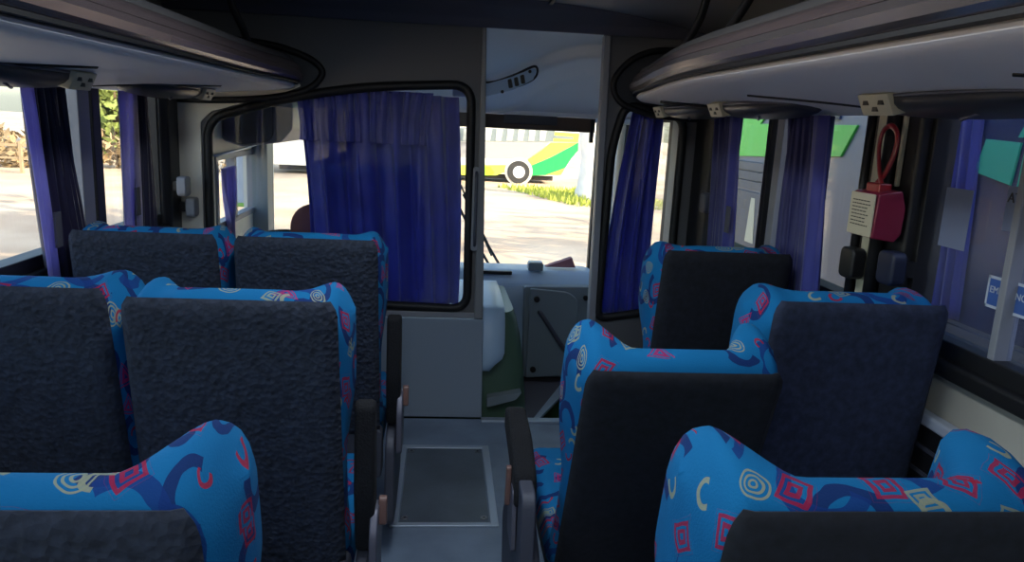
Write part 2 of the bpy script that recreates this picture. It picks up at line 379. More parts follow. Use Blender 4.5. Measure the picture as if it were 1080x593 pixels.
# heater duct ledge at the foot of the right wall
h = thing('heater_duct', 'long pale ledge with black grille at foot of beige right wall', 'heater duct', (XR - .0, 0, 0))
obj('cover', B((-.036, -.002, -1.0, 2.0, .735, .765)), M['stickwhite'], h, bevel=.008)
obj('grille', B((-.032, -.002, -1.0, 2.0, .16, .735)), M['black'], h)
bm = bmesh.new()
for k in range(9): addbox(bm, -.035, -.032, -1.0, 2.0, .20 + k * .06, .21 + k * .06)
obj('grille_slat', bm, M['shield'], h)
h['label'] = 'long pale ledge with black grille at foot of beige right wall'

# partition (two leaves either side of the doorway) --------------------------------------------------
Lwin = roundpoly([(-1.025, .56), (-1.02, 1.345), (-.66, 1.455), (-.33, 1.515), (.11, 1.545), (.125, .53)], [.08, .09, .2, .25, .09, .08], 7)
Rwin = roundpoly([(.742, .50), (.752, 1.30), (.80, 1.495), (1.075, 1.455), (1.075, .555)], [.05, .2, .06, .07, .05], 7)
doorL = [(.165, 1.785), (.213, 0.0)]
outerL = [(-1.22, 0), (.213, 0), (.165, 1.785), (.165, 1.87), (-1.22, 1.87)]
outerR = [(.718, 0), (1.20, 0), (1.20, 1.87), (.685, 1.87), (.685, 1.785)]
bm = holed([(-1.22, .50), (.195, .50), (.165, 1.785), (.165, 1.87), (-1.22, 1.87)], [Lwin], PY - .012, PY + .012)
struct('wall_front_left', bm, M['panel'])
struct('wall_front_right', holed([(.708, .0), (1.20, 0), (1.20, 1.87), (.685, 1.87), (.685, 1.785)], [Rwin], PY - .012, PY + .012), M['panel'])
struct('wall_front_low', prism([(-1.22, .0), (.214, .0), (.202, .485), (-1.22, .485)], 'y', PY - .032, PY + .02), M['lowpanel'], bevel=.004)
# beige corner cover beside the left pillar
struct('trim_12', prism(roundpoly([(-1.15, .50), (-1.052, .50), (-1.047, 1.33), (-1.0, 1.375), (-.68, 1.475), (-.62, 1.50), (-.64, 1.52), (-1.15, 1.45)], .01, 2), 'y', PY - .02, PY - .013), M['beigelit'], bevel=.003)
# door-post frames
struct('trim_13', prism([(.160, .488), (.146, 1.785), (.165, 1.785), (.201, .488)], 'y', PY - .03, PY + .03), M['postgrey'], bevel=.006)
struct('trim_14', prism([(.708, .0), (.683, 1.785), (.712, 1.785), (.742, 0)], 'y', PY - .03, PY + .03), M['frame'], bevel=.006)
struct('trim_15', prism([(-.3, .487), (.19, .487), (.19, .515), (-.3, .515)], 'y', PY - .024, PY - .013), M['frame'], bevel=.004)
# header beam with rounded belly
struct('trim_16', prism(roundpoly([(PY - .02, 1.785), (PY - .035, 1.785), (PY - .06, 1.82), (PY - .13, 1.865), (PY - .16, 1.905), (PY - .02, 1.905)], .01, 3), 'x', -1.2, 1.2), M['header'], bevel=.003)
def gasket(loop, y0, wd, th, name, m, parent=None):
    return obj(name, tube([(p[0], y0, p[1]) for p in loop], wd, 8, closed=True, flat=th, fdir=(0, 0, 1)), m, parent, smooth=True)
for n, loop in ((9, Lwin), (10, Rwin)):
    o = gasket(loop, PY - .014, .020, 1.0, 'window_%d' % n, M['rubber']); o['kind'] = 'structure'
    bm = bmesh.new(); v = [[bm.verts.new((p[0], y, p[1])) for p in loop] for y in (PY - .003, PY + .003)]
    bm.faces.new(v[0]); bm.faces.new(v[1][::-1])
    for i in range(len(loop)): bm.faces.new((v[0][i], v[0][(i + 1) % len(loop)], v[1][(i + 1) % len(loop)], v[1][i]))
    obj('pane', bm, M['glass'], o)
# aluminium threshold
struct('trim_17', B((.21, .71, 3.355, 3.40, .0, .012)), M['alu'], bevel=.003)
# recessed grab handle on the left door post
g = thing('grab_handle', 'slim vertical grab handle on the post left of the doorway', 'handle', (.147, PY - .03, 1.0))
obj('plate', prism(roundpoly([(-.016, -.19), (.014, -.19), (.012, .19), (-.018, .19)], .014, 4), 'y', -.010, 0), M['frame'], g, bevel=.003)
obj('grip', tube(smoothpath([(0, -.006, -.165), (0, -.028, -.14), (-.001, -.030, 0), (-.002, -.028, .14), (-.002, -.006, .165)], 4), .0075, 8), M['shield'], g, smooth=True)

# floor hatch -----------------------------------------------------------------------------------------
h = thing('floor_hatch', 'rectangular aisle floor hatch with aluminium frame and four screws', 'floor hatch', (.038, 2.74, 0))
bm = B((-.19, -.162, -.325, .345, .0, .008), (.162, .19, -.325, .345, .0, .008), (-.162, .162, -.325, -.303, .0, .008), (-.162, .162, .317, .345, .0, .008))
obj('frame', bm, M['alu'], h, bevel=.002)
obj('lid', B((-.158, .158, -.299, .313, .0, .0055)), M['hatch'], h, bevel=.002)
for x, y in ((-.14, -.27), (.14, -.27), (-.14, .285), (.14, .285)):
    s = obj('screw', cyl((x, y, .0065), .013, .004), M['steel'], h, bevel=.001)
    obj('screw_socket', cyl((x, y, .0088), .005, .001, n=6), M['black'], s)

# ================================================================= overhead racks
def rack(side):
    s = side
    name = 'luggage_rack'
    lab = 'overhead luggage rack with brown trim above the left windows' if s < 0 else 'overhead luggage rack with silver trim above the right windows'
    t = thing(name, lab, 'luggage rack', (0, 0, 0))
    ys = [-2.8 + .25 * k for k in range(20)] + [2.15, 2.35, 2.55, 2.75, 2.9, 3.0, 3.1, 3.2, 3.26, 3.31]
    ys = sorted(set(round(y, 3) for y in ys))
    yend = 3.42
    def off(y):
        if s > 0: return .15 * ss(1.9, 3.35, y)
        return .005 - .035 * ss(2.6, 3.4, y)
    def shape(pts, name, m, end=0.0, bevel=0):
        bm = bmesh.new(); rings = []
        for y in ys + [3.36, 3.385]:
            k = 1.0
            if y > 3.1: k = math.sqrt(max(.0, 1 - ((y - 3.1) / .40) ** 2)) if s < 0 else math.sqrt(max(.0, 1 - ((y - 3.05) / .34) ** 2)) 
            k = max(k, .35 if s > 0 else .62)
            ring = []
            for x, z in pts:
                xx = x + off(y) * ss(1.15, .8, x)
                xm = 1.17
                xx = xm - (xm - xx) * (.75 + .25 * k); zz = 1.50 + (z - 1.50) * (.45 + .55 * k) + (.0)
                ring.append(bm.verts.new((s * xx, y, zz - (.024 if s < 0 else 0))))
            rings.append(ring)
        n = len(pts)
        for a, b in zip(rings, rings[1:]):
            for i in range(n): bm.faces.new((a[i], a[(i + 1) % n], b[(i + 1) % n], b[i]))
        bm.faces.new(rings[0]); bm.faces.new(rings[-1][::-1])
        o = obj(name, bm, m, t, smooth=True); 
        md = o.modifiers.new('es', 'EDGE_SPLIT'); md.split_angle = R(38)
        return o
    shape([(1.175, 1.458), (1.08, 1.463), (.97, 1.475), (.86, 1.487), (.76, 1.497), (.70, 1.504), (.665, 1.509), (.645, 1.515), (.636, 1.522), (.636, 1.529), (.65, 1.540), (.70, 1.556), (1.175, 1.52)], 'underside', M['rack'])
    shape([(.618, 1.541), (.603, 1.550), (.598, 1.566), (.607, 1.582), (.64, 1.582), (.66, 1.55), (.64, 1.545)], 'silver_trim' if s > 0 else 'purple_trim', M['racksilver'] if s > 0 else M['racktrim'])
    shape([(.607, 1.583), (.614, 1.600), (.630, 1.612), (.655, 1.618), (.66, 1.585)], 'brown_trim', M['racktrim'])
    shape([(.632, 1.613), (.64, 1.628), (.665, 1.640), (.70, 1.640), (.70, 1.60), (.66, 1.60)], 'top_rail', M['racktop'])
    shape([(.617, 1.533), (.617, 1.5405), (.66, 1.5405), (.66, 1.533)], 'dark_gap_strip', M['rubber'])
    shape([(.655, 1.560), (.655, 1.60), (.70, 1.635), (.72, 1.635), (.76, 1.60), (1.175, 1.60), (1.175, 1.53), (.70, 1.557)], 'shelf', M['racktop'])
    # curved seams under the rack between modules
    return t
LEFT_RACK = rack(-1); RIGHT_RACK = rack(1)
def hoop(x, y, lab, s):
    o = obj('rack_strut', tube(smoothpath([(x, y + .13, 1.628), (x + s * .006, y + .09, 1.665), (x + s * .02, y, 1.74), (x + s * .025, y - .06, 1.865)], 5), .013, 10), M['black'], smooth=True)
    return tag(o, lab, 'strut')
hoop(.755, 2.40, 'curved black strut above the right rack, the one nearer the partition', 1)
hoop(.735, 1.95, 'curved black strut above the right rack, farther from the partition', 1)
hoop(-.70, 2.72, 'curved black strut rising from the left overhead rack', -1)
# collars where the racks meet the partition
ring_r = smoothpath([(1.17, 0, 1.73), (.95, 0, 1.735), (.83, 0, 1.70), (.755, 0, 1.63), (.735, 0, 1.57), (.77, 0, 1.505), (.86, 0, 1.468), (.97, 0, 1.450), (1.17, 0, 1.445)], 5)
ring_l = smoothpath([(-1.17, 0, 1.69), (-.80, 0, 1.67), (-.65, 0, 1.64), (-.56, 0, 1.60), (-.532, 0, 1.55), (-.60, 0, 1.485), (-.75, 0, 1.445), (-.95, 0, 1.425), (-1.17, 0, 1.42)], 5)
for nm, rg, lab in (('rack_collar', ring_r, 'black oval collar at end of right overhead rack'), ('rack_collar', ring_l, 'black oval collar at end of left overhead rack')):
    t = thing(nm, lab, 'collar', (0, PY - .014, 0))
    obj('rim', tube([(p.x, -.018, p.z) for p in rg], .014, 10, closed=False, fdir=(0, 0, 1)), M['rubber'], t, smooth=True)
    bm = bmesh.new(); prism([(p.x, p.z) for p in rg], 'y', -.004, -.001, bm)
    obj('backing', bm, M['pod'], t)

# reading-light pods under the racks
def pod(t, x, y):
    """lens-shaped lamp module under the rack t; y is where its lamp plate sits, the body runs back from there"""
    sg = 1 if x > 0 else -1
    L = .30; W = .105
    def f(u, v):
        yy = -L + 2 * L * u; k = max(.02, math.sqrt(max(0, 1 - abs(yy / L) ** 2.4))); a = math.pi * v
        return (W * k * math.cos(a), yy, -.040 * k * math.sin(a) ** .7)
    o = obj('reading_light', grid(28, 12, f), M['pod'], t, smooth=True); solid(o, .004)
    o.location = (x, y - .14, 1.480 if sg > 0 else 1.456)
    rim = [(W * 1.02 * math.copysign(abs(math.cos(a)) ** .9, math.cos(a)), L * 1.01 * math.sin(a), .0) for a in [6.2832 * k / 48 for k in range(48)]]
    obj('rim', tube(rim, .003, 6, closed=True), M['bracket'], o, smooth=True)
    e = -sg
    q = [(e * .120, .002), (e * .092, .010), (e * .060, -.030), (e * .100, -.040)]
    bm = prism(q, 'y', .085, .195)
    fr = obj('lamp_plate', bm, M['cream'], o, bevel=.003)
    bm = bmesh.new()
    for (yy, k) in ((.112, .35), (.14, .65), (.168, .35)):
        cx = e * (.1215 - .020 * k); cz = .002 - .042 * k
        addbox(bm, min(cx, cx - e * .006), max(cx, cx - e * .006), yy - .009, yy + .009, cz - .006, cz + .006)
    obj('lamp_slots', bm, M['creamdark'], o)
    obj('lever', tube([(e * .055, -.10, -.034), (e * .02, -.01, -.042)], .005, 8), M['bracket'], o, smooth=True)
for y in (1.53, 2.48, 3.16): pod(RIGHT_RACK, .985, y)
for y in (1.98, 2.98): pod(LEFT_RACK, -.985, y)
# curved seam lines where the rack modules meet
def seam(t, x0, x1, ya, yb):
    s = 1 if x0 > 0 else -1; pts = []
    for k in range(13):
        u = k / 12; x = x0 + (x1 - x0) * u
        z = (1.462 if s > 0 else 1.438) + .052 * max(0, (1.14 - abs(x)) / .5) ** 1.15
        pts.append((x, ya + (yb - ya) * math.sin(u * 1.57), z - .002))
    obj('module_seam', tube(pts, .005, 6), M['rubber'], t, smooth=True)
for y in (1.05, 2.02, 2.86): seam(RIGHT_RACK, .80, 1.08, y, y - .22)
for y in (1.52, 2.50): seam(LEFT_RACK, -.80, -1.08, y + .36, y)

# three unseen fill lamps added above the aisle to brighten the dark interior
for y, lab in ((1.45, 'long added fill lamp over the aisle, closest to the partition'), (-.35, 'long added fill lamp over the aisle, middle one of three'), (-2.1, 'long added fill lamp over the aisle toward the rear')):
    t = thing('fill_lamp', lab, 'added fill lamp', (0, y, 1.885))
    obj('housing', B((-.12, .12, -.62, .62, -.022, .010)), M['frame'], t, bevel=.004)
    obj('diffuser', B((-.10, .10, -.60, .60, -.028, -.0225)), M['fillglow'], t)
    ld = bpy.data.lights.new('fill_light', 'AREA'); ld.shape = 'RECTANGLE'; ld.size = .20; ld.size_y = 1.2; ld.energy = FILL_W; ld.color = (.80, .90, 1)
    lo = bpy.data.objects.new('fill_light', ld); C.objects.link(lo); lo.parent = t; lo.location = (0, 0, -.032)

# ================================================================= seats
def back_mesh(H=.625, cr=0., bumpy=0.):
    """wing-back cushion: two layers meeting in a rounded rim; local frame hinge at z=0, back face at y=0"""
    bm = bmesh.new(); us = []
    NU = 36; NV = 30
    def U(i):
        t = -1 + 2 * i / NU; return math.sin(t * math.pi / 2) * .35 + t * .65
    def layer(side):
        g = []
        for i in range(NU + 1):
            u = U(i); a = abs(u); row = []
            Wu = ss(.42, .80, a)
            for j in range(NV + 1):
                v = j / NV
                vv = min(1, v / .86)                        # height along the body
                tr = max(0, (v - .86) / .14)                # roll-over at the top
                hw = .206 + .016 * ss(.45, .85, vv) + .008 * ss(.3, 0, vv)
                Ht = H - .026 + cr - (.022 - .020 * bumpy) * ss(.40, .70, a) - .052 * ss(.76, 1.0, a) ** 1.6
                wing = .30 + .70 * ss(.50, .78, vv)
                th = .085 + .115 * Wu * wing
                ym = th / 2 + .02 * ss(.8, 1, a) * wing
                eu = math.sqrt(max(0, 1 - (max(0, a - .84) / .16) ** 2))
                ev = math.sqrt(max(0, 1 - tr ** 2)) if tr > 0 else 1
                eb = 1 if v > .04 else .6 + .4 * v / .04
                rz = .035 + .02 * Wu
                z = vv * (Ht - rz * .4) + (rz * math.sin(tr * math.pi / 2) if tr > 0 else 0)
                ev = math.cos(tr * math.pi / 2)
                fct = eu * ev * eb
                y = ym + side * fct * th / 2
                if side < 0 and a < .84: y += .0
                row.append((hw * u, y, z))
            g.append(row)
        return g
    for sd in (-1, 1):
        g = layer(sd)
        V = [[bm.verts.new(p) for p in r] for r in g]
        for i in range(NU):
            for j in range(NV): bm.faces.new((V[i][j], V[i + 1][j], V[i + 1][j + 1], V[i][j + 1]))
    bmesh.ops.remove_doubles(bm, verts=bm.verts, dist=.0008)
    return bm
def tilted(bm, a):
    bmesh.ops.rotate(bm, verts=bm.verts, cent=(0, 0, 0), matrix=Matrix.Rotation(a, 3, 'X')); return bm
def fab_uv(k):
    def f(co):
        x, y, z = co; w_ = min(1, abs(x) / .2) ** 3
        return (x + math.copysign(y * w_, x) + k * 1.37, z + y * (1 - .7 * w_) + k * .83)
    return f
seat_no = [0]
def seat(x, ytop, tilt, aisle, label, arm='up', hz=1.045, k=None, cr=0., bumpy=0., panel='carpet'):
    """x centre; ytop = y of the top of the back panel; aisle = +1/-1 side of the armrest or 0"""
    seat_no[0] += 1; k = seat_no[0] if k is None else k
    H = .625; hz0 = hz - H * math.cos(tilt)
    yh = ytop + H * math.sin(tilt)
    t = thing('passenger_chair', label, 'bus seat', (x, yh, 0), 'patterned bus seats seen from behind')
    def A(o, z=hz0):
        o.location = (0, 0, z); return o
    bm = back_mesh(cr=cr, bumpy=bumpy); put_uv(bm, fab_uv(k)); tilted(bm, tilt)
    A(obj('backrest', bm, M['fabric'], t, smooth=True))
    def pan(u, v):
        z = -.01 + .624 * v; e = max(0, (z - .585) / .029)
        x = (.204 - .006 * v - .012 * e ** 2) * (-1 + 2 * u)
        return (x, -.004 + .020 * (max(0, abs(x) - .172) / .032) ** 2 + .012 * e ** 2, z)
    bm = grid(28, 40, pan); tilted(bm, tilt)
    solid(A(obj('back_panel', bm, M[panel], t, smooth=True)), .009)
    # plastic lower back shell, seat cushion, frame, legs
    obj('lower_shell', prism(roundpoly([(-.215, .27), (.215, .27), (.215, hz0 - .0), (-.215, hz0 - .0)], .02, 3), 'y', -.005, .05), M['shield'], t, bevel=.005)
    cu = B((-.212, .212, .055, .52, .33, .455))
    bmesh.ops.subdivide_edges(cu, edges=cu.edges, cuts=3, use_grid_fill=True); put_uv(cu, lambda c: (c.x + k, c.y + c.z + k))
    o = obj('seat_cushion', cu, M['fabric'], t, smooth=True); bv = o.modifiers.new('b', 'BEVEL'); bv.width = .03; bv.segments = 4; bv.limit_method = 'ANGLE'
    obj('seat_frame', B((-.20, .20, .03, .50, .28, .33)), M['black'], t, bevel=.005)
    for sx in (-.15, .15):
        obj('leg', prism([(.12, 0), (.42, 0), (.42, .02), (.30, .04), (.30, .285), (.22, .285), (.22, .04), (.12, .02)], 'x', sx - .012, sx + .012), M['black'], t, bevel=.003)
    if aisle:
        s = aisle; ao = .036 if arm == 'down' else 0.; X0 = s * (.226 + ao * .4); X1 = s * (.256 + ao)
        sh = prism(roundpoly([(-.04, .12), (.10, .10), (.36, .14), (.42, .30), (.30, .42), (.10, .455), (-.03, .40)], .04, 5), 'x', min(X0, X1), max(X0, X1))
        obj('side_shield', sh, M['shield'], t, bevel=.008)
        xa = s * (.247 + ao); r0 = hz0 + .10
        if arm == 'up':
            pts = [(-.045, .44), (.005, .44), (-.005, .60), (-.025, .785), (-.045, .805), (-.075, .795), (-.080, .60)]
            sh = prism(roundpoly([(p[0] + .06, p[1]) for p in pts], .018, 4), 'x', xa - .022, xa + .022)
            ar = obj('armrest', sh, M['armpad'], t, bevel=.010)
            obj('arm_bracket', prism(roundpoly([(-.03, .36), (.10, .36), (.11, .50), (.06, .55), (.0, .55), (-.03, .50)], .02, 4), 'x', xa + s * .012, xa + s * .030), M['bracket'], t, bevel=.004)
            lv = prism(roundpoly([(.025, .50), (.055, .50), (.050, .565), (.030, .565)], .008, 3), 'x', xa + s * .028, xa + s * .046) if s > 0 else prism(roundpoly([(.025, .50), (.055, .50), (.050, .565), (.030, .565)], .008, 3), 'x', xa + s * .046, xa + s * .028)
            obj('release_lever', lv, M['lever'], t, bevel=.003)
        else:
            pts = [(-.02, .54), (.0, .610), (.12, .655), (.27, .668), (.31, .655), (.305, .60), (.12, .575), (.03, .52)]
            sh = prism(roundpoly(pts, .02, 4), 'x', xa - .026, xa + .026)
            obj('armrest', sh, M['armpad'], t, bevel=.010)
            obj('arm_bracket', prism(roundpoly([(-.10, .36), (.10, .36), (.14, .60), (-.08, .60)], .03, 4), 'x', min(xa - .016, xa + .016), max(xa - .016, xa + .016)), M['shield'], t, bevel=.005)
            obj('arm_hinge', prism(roundpoly([(-.02, .43), (.09, .43), (.10, .52), (.06, .50), (.05, .57), (-.0, .57)], .01, 3), 'x', min(xa + s * .018, xa + s * .028), max(xa + s * .018, xa + s * .028)), M['bracket'], t, bevel=.003)
            obj('release_lever', prism(roundpoly([(.065, .50), (.085, .50), (.08, .60), (.062, .60)], .006, 3), 'x', min(xa + s * .026, xa + s * .038), max(xa + s * .026, xa + s * .038)), M['lever'], t, bevel=.003)
    return t
seat(-.438, .715, R(12), 1, 'blue patterned aisle seat cut off by the lower left corner, one wing curling up', hz=1.00, bumpy=1)
seat(-.397, 1.43, R(9), 1, 'wide dark-backed aisle seat in the middle of the left side, red marks on its rim', hz=1.045)
seat(-.848, 1.49, R(9), 0, 'dark-backed seat cut by the left edge, behind the scuffed one', hz=1.045)
seat(-.383, 2.16, R(8), 1, 'dark-backed aisle seat directly before the big partition window curtain', hz=1.05)
seat(-.832, 2.17, R(8), 0, 'scuffed dark-backed window seat beside the slanted purple curtain', hz=1.05)
seat(.520, .715, R(12), -1, 'seat lowest on the right of the aisle with broad blue top and curled wings', 'down', hz=1.00, bumpy=1, panel='smooth')
seat(.488, 1.375, R(19), -1, 'reclined aisle seat with black back and felt armrest right of the floor hatch', 'down', hz=.934, cr=.014, bumpy=1, panel='smooth')
seat(.922, 1.53, R(7), 0, 'window seat with worn dark blue back below the red hammer box', hz=1.05, cr=.006, panel='nap')
seat(.860, 2.17, R(8), 0, 'single black-backed seat in front of the small right partition window', hz=1.05, panel='smooth')

# ================================================================= curtains
def curtain_mesh(X, top, bot, z0, z1, folds, amp, sway=.0, nu=64, nv=24, phase=0., inward=0., pinch=None):
    """hanging sheet along y in the plane x=X; top=(ya,yb) bot=(ya,yb)"""
    def f(u, v):
        z = z0 + (z1 - z0) * v
        k = v
        ya = bot[0] + (top[0] - bot[0]) * k; yb = bot[1] + (top[1] - bot[1]) * k
        if pinch:
            w_ = math.exp(-((z - pinch[0]) / pinch[1]) ** 2) * pinch[2]; mid = (ya + yb) / 2; ya += (mid - ya) * w_; yb += (mid - yb) * w_
        y = ya + (yb - ya) * (u + .018 * math.sin(u * folds * 12.56 + v * 2))
        x = X + amp * math.sin(u * folds * 6.283 + phase + .6 * math.sin(v * 3)) + amp * .35 * math.sin(u * folds * 14.1 + 1.3 + v * 2.2) + inward * (1 - v)
        return (x, y, z)
    return grid(nu, nv, f)
def side_curtain(label, X, s, top, bot, z0, z1, lin_top, lin_bot, patch=None, folds=5, ph=0., lm='lining'):
    t = thing('window_curtain', label, 'curtain', (X, (top[0] + top[1]) / 2, z0), None)
    L0 = Vector(t.location)
    def rel(bm): bmesh.ops.translate(bm, verts=bm.verts, vec=-L0); return bm
    o = obj('drape', rel(curtain_mesh(X, top, bot, z0, z1, folds, .022, phase=ph)), M['curtain' if s < 0 else 'navydrape'], t, smooth=True); solid(o, .003)
    o = obj('lining', rel(curtain_mesh(X - s * .028, lin_top, lin_bot, z0, z1, 1, .008, nu=16)), M[lm], t, smooth=True); solid(o, .003)
    if patch:
        y, z, hgt = patch
        p = obj('velcro_patch', rel(B((X - s * .046 if s > 0 else X + .040, X - s * .040 if s > 0 else X + .046, y, y + .035, z, z + hgt))), M['velcro'], t)
    return t
side_curtain('slanted purple curtain with lavender edge at the left window', -1.13, -1, (2.20, 2.40), (2.30, 2.56), .62, 1.432, (2.13, 2.20), (2.22, 2.29), (2.225, .98, .10), 5)
side_curtain('straight purple curtain with lavender half beside the left black pillar', -1.13, -1, (2.87, 3.03), (2.80, 3.06), .62, 1.432, (2.735, 2.90), (2.70, 2.87), (2.80, 1.00, .10), 5, 1.)
side_curtain('narrow purple curtain at the right window next to the black pillar', 1.12, 1, (2.90, 3.10), (2.84, 3.02), .62, 1.455, (2.80, 2.90), (2.72, 2.84), (2.77, 1.02, .10), 4, .5, 'bluelining')
side_curtain('gathered purple curtain beside the right window divider', 1.12, 1, (2.20, 2.42), (2.12, 2.38), .62, 1.455, (2.13, 2.22), (2.05, 2.15), None, 6, .2, 'bluelining')
# curtain seen in the dusty big window (outside reflection of blue cloth is real blue blinds of the next coach)
def flat_curtain(label, x0t, x1t, x0b, x1b, z0, z1, y, folds, amp, m, gather=None):
    def f(u, v):
        a = x0b + (x0t - x0b) * v ** 1.5; b = x1b + (x1t - x1b) * v ** 1.5
        x = a + (b - a) * (u + .012 * math.sin(u * folds * 12.56 + 3 * v))
        am = amp * (1 + .5 * v)
        return (x, y + am * math.sin(u * folds * 6.283 + .5 * math.sin(4 * v)) + am * .4 * math.sin(u * folds * 15 + 2 * v), z0 + (z1 - z0) * v)
    return grid(110, 26, f)
t = thing('partition_curtain', 'wide royal blue satin curtain behind the big partition window', 'curtain', (0, PY + .06, 0))
o = obj('drape', flat_curtain('', -.655, .055, -.60, .085, .53, 1.49, .0, 4.5, .030, M['blue']), M['blue'], t, smooth=True); solid(o, .003)
o = obj('ruffle', flat_curtain('', -.66, -.06, -.64, -.08, 1.27, 1.50, -.034, 12, .010, M['blue']), M['blue'], t, smooth=True); solid(o, .003)
obj('rail', tube([(-.75, .0, 1.515), (.12, .0, 1.535)], .007, 8), M['alu'], t, smooth=True)
t = thing('partition_curtain', 'royal blue satin curtain tapering upward behind the small right partition window', 'curtain', (0, PY + .06, 0))
o = obj('drape', flat_curtain('', .86, 1.00, .765, .995, .51, 1.50, .0, 3, .022, M['blue']), M['blue'], t, smooth=True); solid(o, .003)
obj('rail', tube([(.78, .0, 1.505), (1.10, .0, 1.505)], .006, 8), M['alu'], t, smooth=True)

# ================================================================= hammer box, latches
h = thing('hammer_box', 'dark red emergency hammer box with looped strap on right pillar', 'hammer box', (1.095, 1.83, 1.145))
h.rotation_euler = (0, 0, R(0))
obj('case', prism(roundpoly([(-.042, .008), (-.037, .118), (.022, .128), (.036, .085), (.034, .02), (.018, .0)], .006, 3), 'y', -.062, .056), M['red'], h, bevel=.004)
obj('neck', B((-.022, .012, -.030, .030, .118, .142)), M['redloop'], h, bevel=.004)
# printed plate on the rear-facing (camera) aisle side
plate = obj('label_plate', prism(roundpoly([(-.058, .010), (.052, .010), (.052, .116), (-.058, .116)], .004, 2), 'x', -.0450, -.0425), M['paper'], h)
bm = bmesh.new(); rnd = random.Random(3)
for k in range(8):
    y = -.040
    while y < .035:
        L_ = rnd.uniform(.006, .014)
        if y + L_ < .046 - (k % 3) * .006: addbox(bm, -.0458, -.0449, -y - L_, -y, .034 + k * .0088, .0365 + k * .0088)
        y += L_ + .003
obj('lettering', bm, M['ink'], plate)
lp = smoothpath([(-.005, .012, .14), (.0, -.012, .17), (.005, -.030, .22), (.006, -.028, .262), (.004, .0, .283), (.002, .028, .270), (0, .034, .23), (-.005, .010, .175), (-.008, -.014, .14)], 6)
obj('strap', tube(lp, .0075, 8, flat=.6), M['redloop'], h, smooth=True)
def latch(x, y, z, s, lab, m='shield'):
    t = thing('window_latch', lab, 'latch', (x, y, z))
    obj('knob', prism(roundpoly([(-.035, -.042), (.035, -.042), (.035, .042), (-.035, .042)], .02, 4), 'x', min(0, -s * .04), max(0, -s * .04)), M[m], t, bevel=.008)
    obj('stem', B((min(0, s * .03), max(0, s * .03), -.02, .02, -.02, .02)), M['black'], t)
latch(1.125, 1.93, 1.065, 1, 'black rounded window latch under the red hammer box', 'black')
latch(1.125, 1.75, 1.085, 1, 'dark blue-black latch at the edge of the dusty right window', 'navy')
latch(1.12, 3.10, 1.10, 1, 'small dark catch on the black pillar right of small partition window', 'shield')
latch(-1.115, 3.33, 1.06, -1, 'pale grey catch on the left black pillar', 'frame')
latch(-1.105, 3.40, .965, -1, 'grey rounded catch just right of left black pillar, lower one', 'frame')

# stickers on the dusty glass
def text_bm(txt, size, depth=.0006):
    cu = bpy.data.curves.new('txt', 'FONT'); cu.body = txt; cu.size = size; cu.extrude = depth; cu.align_x = 'CENTER'; cu.align_y = 'CENTER'
    o = bpy.data.objects.new('txt', cu); C.objects.link(o); dg = bpy.context.evaluated_depsgraph_get()
    me = bpy.data.meshes.new_from_object(o.evaluated_get(dg)); bm = bmesh.new(); bm.from_mesh(me)
    bpy.data.objects.remove(o); bpy.data.meshes.remove(me)
    return bm
def wall_text(txt, size, y, z, x):
    bm = text_bm(txt, size)
    bmesh.ops.rotate(bm, verts=bm.verts, cent=(0, 0, 0), matrix=Matrix(((0, 0, -1), (-1, 0, 0), (0, 1, 0))))   # faces -x, reads along -y
    bmesh.ops.translate(bm, verts=bm.verts, vec=(x, y, z)); return bm
def sticker(y0, y1, z0, z1, m, lab, lines=(), tm='ink', border=None):
    t = thing('window_sticker', lab, 'sticker', (1.199, (y0 + y1) / 2, z0))
    w_, hh = (y1 - y0) / 2, z1 - z0
    obj('sheet', B((-.001, 0, -w_, w_, 0, hh)), M[m], t)
    if border: obj('border', B((-.0018, -.001, -w_, w_, 0, .006), (-.0018, -.001, -w_, w_, hh - .006, hh), (-.0018, -.001, -w_, -w_ + .005, 0, hh), (-.0018, -.001, w_ - .005, w_, 0, hh)), M[border], t)
    for txt, sz, z in lines: obj('lettering', wall_text(txt, sz, 0, z, -.002), M[tm], t)
sticker(1.375, 1.525, 1.215, 1.31, 'stick', 'small pale notice with grey lettering high on the dusty right window', [('ATEN\u00c7\u00c3O', .030, .070), ('NAO', .026, .036)])
sticker(1.39, 1.535, 1.045, 1.115, 'stickblue', 'blue sign with white border low on the dusty right window', [('EMERG\u00caNCIA', .021, .040)], 'stickwhite', 'stickwhite')
sticker(1.63, 1.725, 1.15, 1.29, 'stick', 'faded blank notice at the edge of the dusty right window')

# ================================================================= cab
struct('wall_cab_left', B((-1.21, -1.15, 3.46, 5.0, -.16, .80), (-1.21, -1.15, 3.46, 3.98, .80, 1.14), (-1.21, -1.15, 4.75, 5.0, .80, 1.14), (-1.21, -1.15, 3.46, 5.0, 1.14, 1.86)), M['beigelit'])
struct('wall_cab_right', B((1.12, 1.18, 3.46, 3.75, -.4, 1.86), (1.12, 1.18, 4.75, 5.0, -.4, 1.86), (1.12, 1.18, 3.75, 4.75, 1.5, 1.86), (1.12, 1.18, 3.75, 4.75, -.4, .25)), M['cabgrey'])
struct('wall_cab_front', B((-1.2, 1.2, 4.92, 5.0, -.16, .42), (-1.2, 1.2, 4.80, 4.95, 1.56, 1.86), (-1.2, -1.08, 4.85, 4.98, .42, 1.56), (.99, 1.08, 4.80, 4.95, .42, 1.56)), M['cabwhite'])
bm = grid(1, 1, lambda u, v: (-1.2 + 2.4 * u, 3.46 + 1.5 * v, 1.86)); o = struct('ceiling_cab', bm, M['cabwhite']); solid(o, .03, 1)
ws = struct('window_11', B((-1.1, -1.07, 4.87, 4.92, .42, 1.57), (.965, .99, 4.87, 4.92, .42, 1.57), (-1.1, .99, 4.87, 4.92, .42, .46)), M['rubber'])
